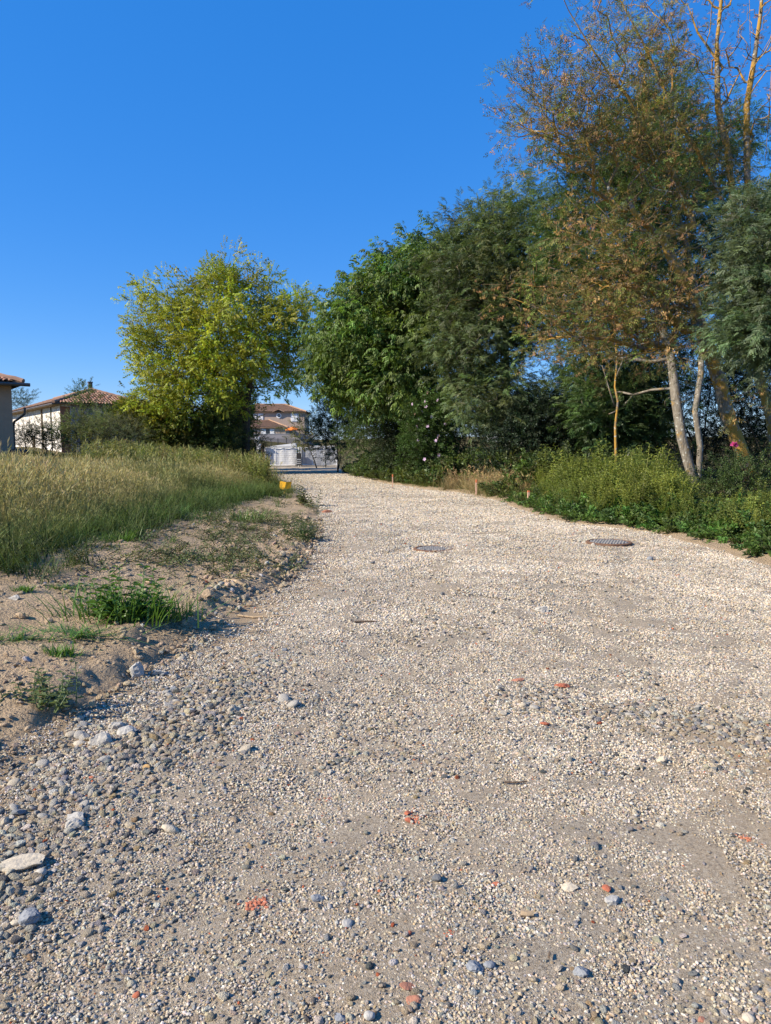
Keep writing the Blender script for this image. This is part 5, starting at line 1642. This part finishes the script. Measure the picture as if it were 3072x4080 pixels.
wp_ = thing('gate_post', 'thick weathered wooden post at the left end of the mesh gate', 'post', (wx(1047, GD), GD - .1, zb - .1))
mb = MB(); mb.tube([(0, 0, 0), (.01, 0, .8), (0, .01, gz(1776) + .1)], [.17, .16, .16], 9); mb.build('post', M['wood'], wp_)
mb = MB(); mb.box((.10, 0, gz(1776) + .12), (.5, .34, .06)); mb.build('cap', M['wood'], wp_)
for nm, lab, u0, v0, v1, d in (('fence_post', 'tall green metal fence post in the dark shrub at the right end of the gate', 1298, 1865, 1690, 58),):
    p = at(u0, v0, d); q = at(u0, v1, d)
    rt = thing(nm, lab, 'post', p); mb = MB(); mb.tube([(0, 0, 0), q - p], .035, 6); mb.box(q - p, (.08, .08, .03)); mb.build('post', M['wire'], rt)

# windbreak netting behind the weeds
A_, B_ = gpt(2470, 26.5, -.05), gpt(2760, 25.5, -.05)
wf = thing('netting_fence', 'low dark windbreak netting on stakes behind the weeds and the twin trunks', 'fence', tuple(A_))
d3 = Vector(B_ - A_); ln3 = d3.length
for k in range(5):
    mb = MB(); q = d3 * (k / 4); mb.tube([q, q + UPV * 1.3], .025, 5); mb.build('stake', M['wire'], wf)
mb = MB()
for k in range(24): mb.tube([UPV * (.12 + k * .045), d3 + UPV * (.12 + k * .045 + .03 * math.sin(k))], .008, 3, False)
for k in range(int(ln3 / .05)): mb.tube([d3 * (k * .05 / ln3) + UPV * .1, d3 * (k * .05 / ln3) + UPV * 1.18], .007, 3, False)
tag(mb.build('netting', M['wire'], wf), kind='stuff')

# ------------------------------------------------------------------ markers
def stake(label, u, v0, v1, d, w, mat_lo, mat_hi, lean=0.0):
    p = at(u, v0, d); p.z -= .03
    h = at(u, v1, d).z - p.z
    rt = thing('marker_stake', label, 'stake', p); rt.rotation_euler = (0, lean, fr.random())
    mb = MB(); mb.box((0, 0, h * .40), (w, w, h * .80)); mb.build('shaft', mat_lo, rt)
    mb = MB(); mb.box((0, 0, h * .90), (w * 1.06, w * 1.06, h * .20)); mb.build('painted_tip', mat_hi, rt)
M['stake'] = simple('peach_paint', (.66, .42, .30), (.58, .36, .26), 9, .8, .1)
M['stake_tip'] = simple('orange_paint', (.75, .22, .10), (.68, .2, .09), 9, .7, .2)
stake('pale peach marker stake with orange tip right of the dry grass', 1897, 1966, 1911, 22.6, .045, M['stake'], M['stake_tip'])
stake('thin peach marker stake left of the dry grass', 1564, 1938, 1890, 28, .04, M['stake'], M['stake_tip'])
stake('small orange stake half hidden in the tall weeds', 2106, 1980, 1955, 18.6, .05, M['stake'], M['stake_tip'])
stake('leaning red marker stake at the grassy corner before the gate', 1046, 1893, 1856, 46, .10, M['stake_tip'], M['stake_tip'], .12)
stake('short yellowish peg at the lane edge under the dark shrub', 1408, 1900, 1882, 41, .045, M['oak'], M['oak'])

M['yellow'] = simple('yellow_plate', (.80, .42, .02), (.74, .38, .02), 6, .6, .3)
p = hit(1134, 1968); 
ys_ = thing('yellow_marker', 'bright yellow marker plate on a short stake at the grassy bank tip', 'marker', p)
k = p.y / FPX
mb = MB(); mb.tube([(0, 0, -.05), (.01, 0, .2), (.0, 0, (1968 - 1925) * k)], [.018, .02, .016], 6); mb.build('stake', M['yellow'], ys_)
mb = MB(); W_ = 46 * k; H_ = 34 * k; zc = (1968 - 1933) * k
V = []
for yy in (-.03, -.018):
    for (a, b, cc) in ((-.55, -.42, 0), (-.1, -.5, -.03), (.42, -.34, .02), (.5, .42, .02), (.05, .36, -.03), (-.5, .5, 0)):
        V.append((a * W_ + .12 * W_, yy + cc, zc + b * H_))
mb.add(V, [(0, 1, 4, 5), (1, 2, 3, 4), (6, 11, 10, 7), (7, 10, 9, 8)] + [(i, 6 + i, 6 + (i + 1) % 6, (i + 1) % 6) for i in range(6)]); mb.build('plate', M['yellow'], ys_)

# ------------------------------------------------------------------ manhole covers
M['iron'] = simple('cast_iron', (.31, .295, .28), (.22, .21, .20), 12, .7, .3, .2, .004)
M['rust'] = simple('rusty_rim', (.22, .12, .07), (.14, .085, .06), 14, .85, .2, .2, .004)
def manhole(label, u, v, rad, lift):
    x, y = flat(u, v, lift)
    z = float(road_z(np.array([x]), np.array([y]))[0]) + lift
    rt = thing('manhole_cover', label, 'manhole', (x, y, z), .4)
    n = 40; ring = lambda r, z_: [(r * math.cos(2 * math.pi * i / n), r * math.sin(2 * math.pi * i / n), z_) for i in range(n)]
    mb = MB(); V = ring(rad, -.10) + ring(rad, -.008) + ring(rad - .012, 0) + ring(rad - .045, 0) + ring(rad - .05, -.02)
    mb.add(V, [(k * n + i, k * n + (i + 1) % n, (k + 1) * n + (i + 1) % n, (k + 1) * n + i) for k in range(4) for i in range(n)]); mb.build('rim', M['rust'], rt, False)
    mb = MB(); mb.add(ring(rad - .055, -.03) + ring(rad - .055, -.008), [tuple(range(n, 2 * n))] + [(i, (i + 1) % n, n + (i + 1) % n, n + i) for i in range(n)]); pl = mb.build('plate', M['iron'], rt)
    mb = MB(); s = .062; q = int(rad / s) + 1
    for i in range(-q, q + 1):
        for j in range(-q, q + 1):
            if math.hypot(i * s, j * s) < rad - .09:
                mb.box((i * s, j * s, -.004), (s * .62, s * .62, .014))
    tag(mb.build('studs', M['iron'], pl), kind='stuff')
    return x, y
manhole('round iron manhole cover standing proud of the gravel with rusty rim', 2427, 2158, .355, .032)
mhx, mhy = manhole('round iron manhole cover sunk level with the gravel among loose stones', 1728, 2178, .31, .03)

# ------------------------------------------------------------------ loose pieces lying about
def rp(u, v):
    x, y = flat(u, v, 0.01)
    s = xl(y) - x
    z = float(dirt_z(np.array([x]), np.array([y]))[0]) if s > 0.05 else float(road_z(np.array([x]), np.array([y]))[0])
    if s > .05:
        p = hit(u, v); return Vector((p.x, p.y, float(dirt_z(np.array([p.x]), np.array([p.y]))[0])))
    return Vector((x, y, z))
def smat(key, c, bump=.003):
    if key not in M: M[key] = own_stone(key, c, tuple(q * .72 for q in c), bump)
    return M[key]
SM = {'beige': (.56, .48, .36), 'white': (.48, .44, .375), 'grey': (.44, .415, .37), 'blue': (.27, .28, .29), 'dark': (.14, .145, .15), 'red': (.42, .135, .075), 'clay': (.55, .34, .14), 'earth': (.46, .335, .21), 'terracotta': (.42, .19, .12)}
def rock(name, label, cat, u, v, wpx, col, seed, flatn=.6, long=1.3, angular=True, rz=0.0, sink=.2, group=None):
    r = np.random.default_rng(seed)
    p = rp(u, v); k = math.hypot(p.y, CAMZ) / FPX
    w = wpx * k / 2
    V, F = stone_shape(r, ICO3 if wpx > 40 else ICO2, angular)
    V = V / np.abs(V).max(0) * np.array([1, 1 / long, flatn])
    if wpx > 40: V = V * (1 + .05 * r.normal(size=(len(V), 1)))
    mb = MB(); mb.add(V * w, F)
    o = mb.build(name, smat('stone_' + col, SM[col]), None, smooth=not angular)
    o.location = p + Vector((0, 0, w * flatn * (1 - 2 * sink) )); o.rotation_euler = (r.normal(0, .12), r.normal(0, .12), rz)
    return tag(o, label, cat, group)
R_ = [
 ('stone', 'long pale flat slab of stone at the left edge of the gravel', 'stone', 100, 3442, 215, 'beige', 1, .26, 2.2, True, .25, .35),
 ('stone', 'pale beige rock standing alone with a sharp shadow beside it', 'stone', 2638, 3012, 42, 'beige', 2, .8, 1.1),
 ('stone', 'upright grey stone block in the broken lip of the bank', 'stone', 545, 2680, 62, 'grey', 3, 1.2, 1.1),
 ('stone', 'largest pale rough stone on the bank foot below the nettle weed', 'stone', 398, 2950, 85, 'white', 4, .7, 1.3),
 ('stone', 'flat beige oval stone at the foot of the bank', 'stone', 320, 2942, 56, 'beige', 5, .35, 1.6, False),
 ('stone', 'grey rock beside the largest pale rough stone', 'stone', 505, 2912, 76, 'grey', 6, .6, 1.4),
 ('stone', 'pale lumpy rock shaded by the nettle weed', 'stone', 460, 2888, 64, 'white', 7, .7, 1.2),
 ('stone', 'blue grey oval cobble catching light on the stony edge', 'stone', 762, 2828, 38, 'blue', 8, .6, 1.5, False),
 ('stone', 'flat pale stone tucked under the lip of the bank', 'stone', 620, 2672, 64, 'white', 9, .35, 1.6),
 ('stone', 'yellow clay lump lying on the stony edge', 'clay lump', 585, 3060, 30, 'clay', 10, .8, 1.2),
 ('stone', 'brown flat pebble with warm tint on the stony edge', 'stone', 648, 2888, 34, 'clay', 11, .4, 1.7, False),
 ('stone', 'broad grey slate like stone in the lower left gravel', 'stone', 308, 3262, 80, 'grey', 12, .35, 1.7),
 ('stone', 'chunky pale stone next to the slate like stone', 'stone', 296, 3296, 62, 'white', 13, .7, 1.2),
 ('stone', 'smooth pale elongated pebble in the lower left gravel', 'stone', 675, 3298, 70, 'beige', 14, .45, 2.0, False),
 ('stone', 'rounded cream pebble lying by the long pale slab', 'stone', 165, 3478, 50, 'white', 15, .6, 1.4, False),
 ('stone', 'big dark grey angular stone near the lower left edge', 'stone', 122, 3660, 82, 'blue', 16, .8, 1.1),
 ('stone', 'smooth pale flattened pebble left of the big dark angular stone', 'stone', 62, 3668, 48, 'beige', 17, .4, 1.5, False),
 ('stone', 'smooth grey teardrop pebble in open gravel', 'stone', 1383, 3666, 44, 'grey', 18, .4, 1.2, False, 1.2),
 ('stone', 'dark blue rough stone right of the teardrop pebble', 'stone', 1742, 3490, 40, 'dark', 19, .7, 1.2),
 ('stone', 'dark grey flat angular stone near the terracotta shards', 'stone', 1896, 3845, 72, 'blue', 20, .35, 1.3),
 ('stone', 'round blue grey cobble touching the dark flat angular stone', 'stone', 1950, 3834, 42, 'blue', 21, .5, 1.2, False),
 ('stone', 'dark grey stone level with the teardrop pebble', 'stone', 1262, 3566, 48, 'blue', 22, .5, 1.4),
 ('stone', 'grey brown rounded pebble at the bottom of the gravel', 'stone', 1478, 4050, 48, 'grey', 23, .6, 1.4, False),
 ('stone', 'flat slate blue pebble at the bottom of the gravel', 'stone', 1355, 4045, 46, 'blue', 24, .4, 1.3),
 ('stone', 'grey angular slab just under the dark red shard', 'stone', 2443, 3562, 66, 'grey', 25, .35, 1.7, True, .3),
 ('stone', 'pale greenish broad flat stone left of the dark red shard', 'stone', 2272, 3510, 66, 'beige', 26, .3, 1.5),
 ('stone', 'blue grey rough stone at the lower right', 'stone', 2318, 3856, 56, 'blue', 27, .6, 1.3),
 ('stone', 'large pale beige pebble close to the lower right corner', 'stone', 2988, 4030, 48, 'beige', 28, .6, 1.2, False),
 ('stone', 'blue grey round cobble below the proud manhole cover', 'stone', 2590, 2228, 28, 'blue', 29, .8, 1.2, False),
 ('stone', 'dark cobble alone on the gravel below the sunken manhole', 'stone', 1484, 2243, 20, 'dark', 30, .7, 1.3),
 ('stone', 'small pale stone against the rim of the proud manhole cover', 'stone', 2362, 2174, 20, 'white', 31, .9, 1.1),
 ('stone', 'white flat stone in the band of coarse stones', 'stone', 2160, 2425, 60, 'white', 32, .45, 1.5),
 ('stone', 'dark grey pointed stone on mid gravel', 'stone', 1765, 2362, 20, 'dark', 33, .8, 1.3),
 ('brick_shard', 'large square terracotta tile shard near the bottom', 'tile shard', 1620, 3925, 62, 'terracotta', 34, .18, 1.3, True, .3),
 ('brick_shard', 'broken terracotta tile shard below the white splinter', 'tile shard', 1652, 3980, 58, 'terracotta', 35, .18, 1.2, True, -.4),
 ('brick_shard', 'white glazed splinter between the two terracotta shards', 'tile shard', 1662, 3952, 44, 'white', 36, .22, 3.0, True, -.9),
 ('brick_shard', 'dark red brick shard beside the grey angular slab', 'brick shard', 2420, 3518, 36, 'red', 37, .5, .8),
 ('brick_shard', 'red brick fragment, largest of the crumbled heap in mid foreground', 'brick shard', 1632, 3254, 36, 'red', 38, .5, 1.2),
 ('brick_shard', 'thin dark red shard above the crumbled heap', 'brick shard', 1622, 3222, 26, 'red', 39, .5, .8),
 ('brick_shard', 'flat red brick shard at the bank foot in the lower left', 'brick shard', 365, 3090, 30, 'red', 40, .3, 1.5),
 ('brick_shard', 'ribbed red tile shard in the lower left gravel', 'brick shard', 388, 3476, 30, 'red', 41, .3, 1.4),
 ('brick_shard', 'single red brick lump near the lower left bottom', 'brick shard', 545, 3922, 32, 'red', 42, .6, 1.2),
 ('brick_shard', 'small red brick lump right of the orange crumbled patch', 'brick shard', 1625, 3708, 28, 'red', 43, .5, 1.2),
 ('brick_shard', 'long red brick shard lying in the streak of coarse stones', 'brick shard', 2240, 2730, 62, 'red', 44, .3, 2.2),
 ('brick_shard', 'red brick crumbs below the streak of coarse stones', 'brick shard', 2172, 2878, 40, 'red', 45, .4, 1.4),
 ('brick_shard', 'thin red shard at the upper end of the coarse stones', 'brick shard', 2062, 2708, 60, 'terracotta', 46, .2, 2.5),
 ('brick_shard', 'brown red flat fragment half buried at far lower right', 'brick shard', 2794, 4028, 32, 'terracotta', 47, .3, 1.3),
 ('brick_shard', 'broken terracotta pieces below the eroded bank tip', 'tile shard', 1300, 2042, 46, 'terracotta', 48, .35, 2.6),
 ('brick_shard', 'flat red oval fragment in the right of the lower gravel', 'brick shard', 1972, 3500, 36, 'red', 49, .3, 1.6),
 ('earth_clod', 'grey brown clod, largest on the bare bank near the frame edge', 'clod', 88, 2462, 46, 'earth', 50, .7, 1.2),
 ('earth_clod', 'pale weathered stone on the bank above the largest clod', 'clod', 58, 2392, 50, 'grey', 51, .5, 1.7),
 ('earth_clod', 'earth clod beside the big weed clump on its left', 'clod', 198, 2482, 30, 'earth', 52, .8, 1.0),
 ('earth_clod', 'grey clod lying at the foot of the meadow', 'clod', 430, 2186, 40, 'earth', 53, .5, 1.5),
 ('earth_clod', 'brown clod between the big weed clump and the creeping weeds', 'clod', 600, 2325, 40, 'earth', 54, .6, 1.4),
 ('earth_clod', 'crumbly clod cluster on the lip right of the big weed clump', 'clod', 830, 2400, 50, 'earth', 55, .8, 1.3),
 ('earth_clod', 'small clod beneath the low weed near the meadow', 'clod', 255, 2358, 20, 'earth', 56, .8, 1.1),
 ('earth_clod', 'clod by the wood chunk on the edge of the bank', 'clod', 848, 2355, 28, 'earth', 57, .6, 1.3),
]
for a in R_: rock(*a[:6], a[6], a[7] + 900, *a[8:])
# crumbled brick: little orange red heaps
def crumbs(label, u, v, wpx, n, seed, col=(.46, .17, .10)):
    r = np.random.default_rng(seed); p = rp(u, v); k = math.hypot(p.y, CAMZ) / FPX; w = wpx * k / 2
    mb = MB()
    for i in range(n):
        V, F = stone_shape(r, ICO1, True)
        s = w * r.uniform(.06, .22)
        q = np.array([r.normal(0, w * .45), r.normal(0, w * .5), s * .3])
        c = np.array(col) * r.uniform(.7, 1.2)
        mb.add(V * s + q, F, tuple(c))
    o = mb.build('brick_crumbs', M['dry_stone']); o.location = p
    tag(o, label, 'brick crumbs')
    o['kind'] = 'thing'
M['dry_stone'] = foliage_mat('brick_crumb', False, 0, .9, .1)
crumbs('largest patch of crumbled orange brick, in the lower middle gravel', 1022, 3580, 95, 60, 1)
crumbs('bright orange crumbled brick patch near the right edge', 2975, 3318, 56, 40, 2, (.52, .19, .10))
crumbs('crumbled red brick heap beside the red fragment', 1660, 3240, 70, 34, 3)
crumbs('little scatter of red brick crumbs up the left middle', 1310, 3160, 50, 16, 4)
crumbs('small red crumbled lump in the lower left', 410, 3678, 34, 14, 5)
crumbs('red crumbled lump at bottom left', 412, 3810, 30, 12, 6)
crumbs('row of red crumbs right of lower centre', 1795, 3700, 46, 14, 7, (.5, .14, .07))
# pieces of wood
def stick(label, pts, rad, mat, name='stick', cat='stick', lift=.012):
    P = [rp(u, v) + Vector((0, 0, lift)) for u, v in pts]
    p0 = P[0].copy()
    mb = MB(); n = len(P)
    mb.tube([p - p0 for p in P], [rad * (1 - .35 * i / max(1, n - 1)) for i in range(n)], 6)
    o = mb.build(name, mat); o.location = p0
    tag(o, label, cat)
stick('long pale cane lying across the edge of the gravel', [(948, 2440), (1010, 2446), (1080, 2447), (1160, 2445)], .010, M['oak'])
stick('split pale wood chunk on the edge of the bank', [(900, 2325), (945, 2342), (1000, 2362)], .028, M['oak'], 'wood_chunk', 'wood')
stick('dark twig lying on the mid gravel', [(1412, 2474), (1450, 2472), (1500, 2470)], .010, M['wood'])
stick('short brown twig on gravel left of the coarse stones', [(2010, 3110), (2060, 3112), (2100, 3108)], .005, M['wood'])
stick('splintered chip of wood in the lower gravel', [(2075, 3620), (2100, 3624), (2125, 3624)], .012, M['oak'], 'wood_chip', 'wood')
stick('thin rusty leaf sliver standing in lower right gravel', [(2188, 3808), (2190, 3785)], .004, M['wood'])
stick('pale stalk on the gravel right of the bank', [(1350, 2203), (1400, 2200)], .008, M['oak'])
# larger stones nobody would tell apart, along the foot of the bank and round the manhole
gs = np.random.default_rng(77)
made = []
keys = ['beige', 'white', 'grey', 'blue', 'beige', 'white', 'beige']
shapes = []
for k in range(7):
    V, F = stone_shape(gs, ICO2, k % 3 != 1); mb = MB(); mb.add(V, F); shapes.append(mb.mesh('cobble', smat('stone_' + keys[k], SM[keys[k]]), k % 3 == 1))
CN = ['beige', 'whitish', 'grey', 'blue grey', 'beige', 'whitish', 'beige']
def cobble(x, y, s, where, group):
    q = int(gs.integers(0, 7)); size = 'small ' if s < .016 else ('' if s < .026 else 'big ')
    label = f'{size}{CN[q]} ' + ('rounded cobble' if q % 3 == 1 else 'broken stone') + ' ' + where
    o = bpy.data.objects.new('cobble', shapes[q]); COL.objects.link(o)
    o.location = (x, y, float(road_z(np.array([x]), np.array([y]))[0]) + s * .25); o.scale = (s, s, s)
    o.rotation_euler = (gs.normal(0, .3), gs.normal(0, .3), gs.random() * 6.28)
    tag(o, label, 'stone', group)
for i in range(150):
    y = gs.uniform(2.3, 5.6); x = float(xl(y)) + .12 + abs(gs.normal(0, .36))
    cobble(x, y, .010 + .028 * gs.random() ** 2, 'in the coarse stony band along the foot of the bank', 'stones along the foot of the bank')
for i in range(34):
    a = gs.uniform(.3, 3.4); q = .31 + abs(gs.normal(.06, .14))
    cobble(mhx + q * math.cos(a), mhy + q * .8 * math.sin(a), .012 + .024 * gs.random() ** 1.5, 'heaped round the sunken manhole cover', 'stones round the sunken manhole')
for i in range(60):
    x = gs.uniform(.6, 2.1); y = 3.95 - .35 * (x - 1.4) + gs.normal(0, .16)
    cobble(x, y, .009 + .022 * gs.random() ** 2, 'in the streak of coarse stones across the gravel', 'stones in the coarse streak')
for i in range(40):
    y = gs.uniform(12, 22); x = float(xr(y)) - abs(gs.normal(0, .15)) + .05
    cobble(x, y, .025 + .03 * gs.random() ** 2, 'in the stony ridge along the weedy edge', 'stones along the weedy edge')
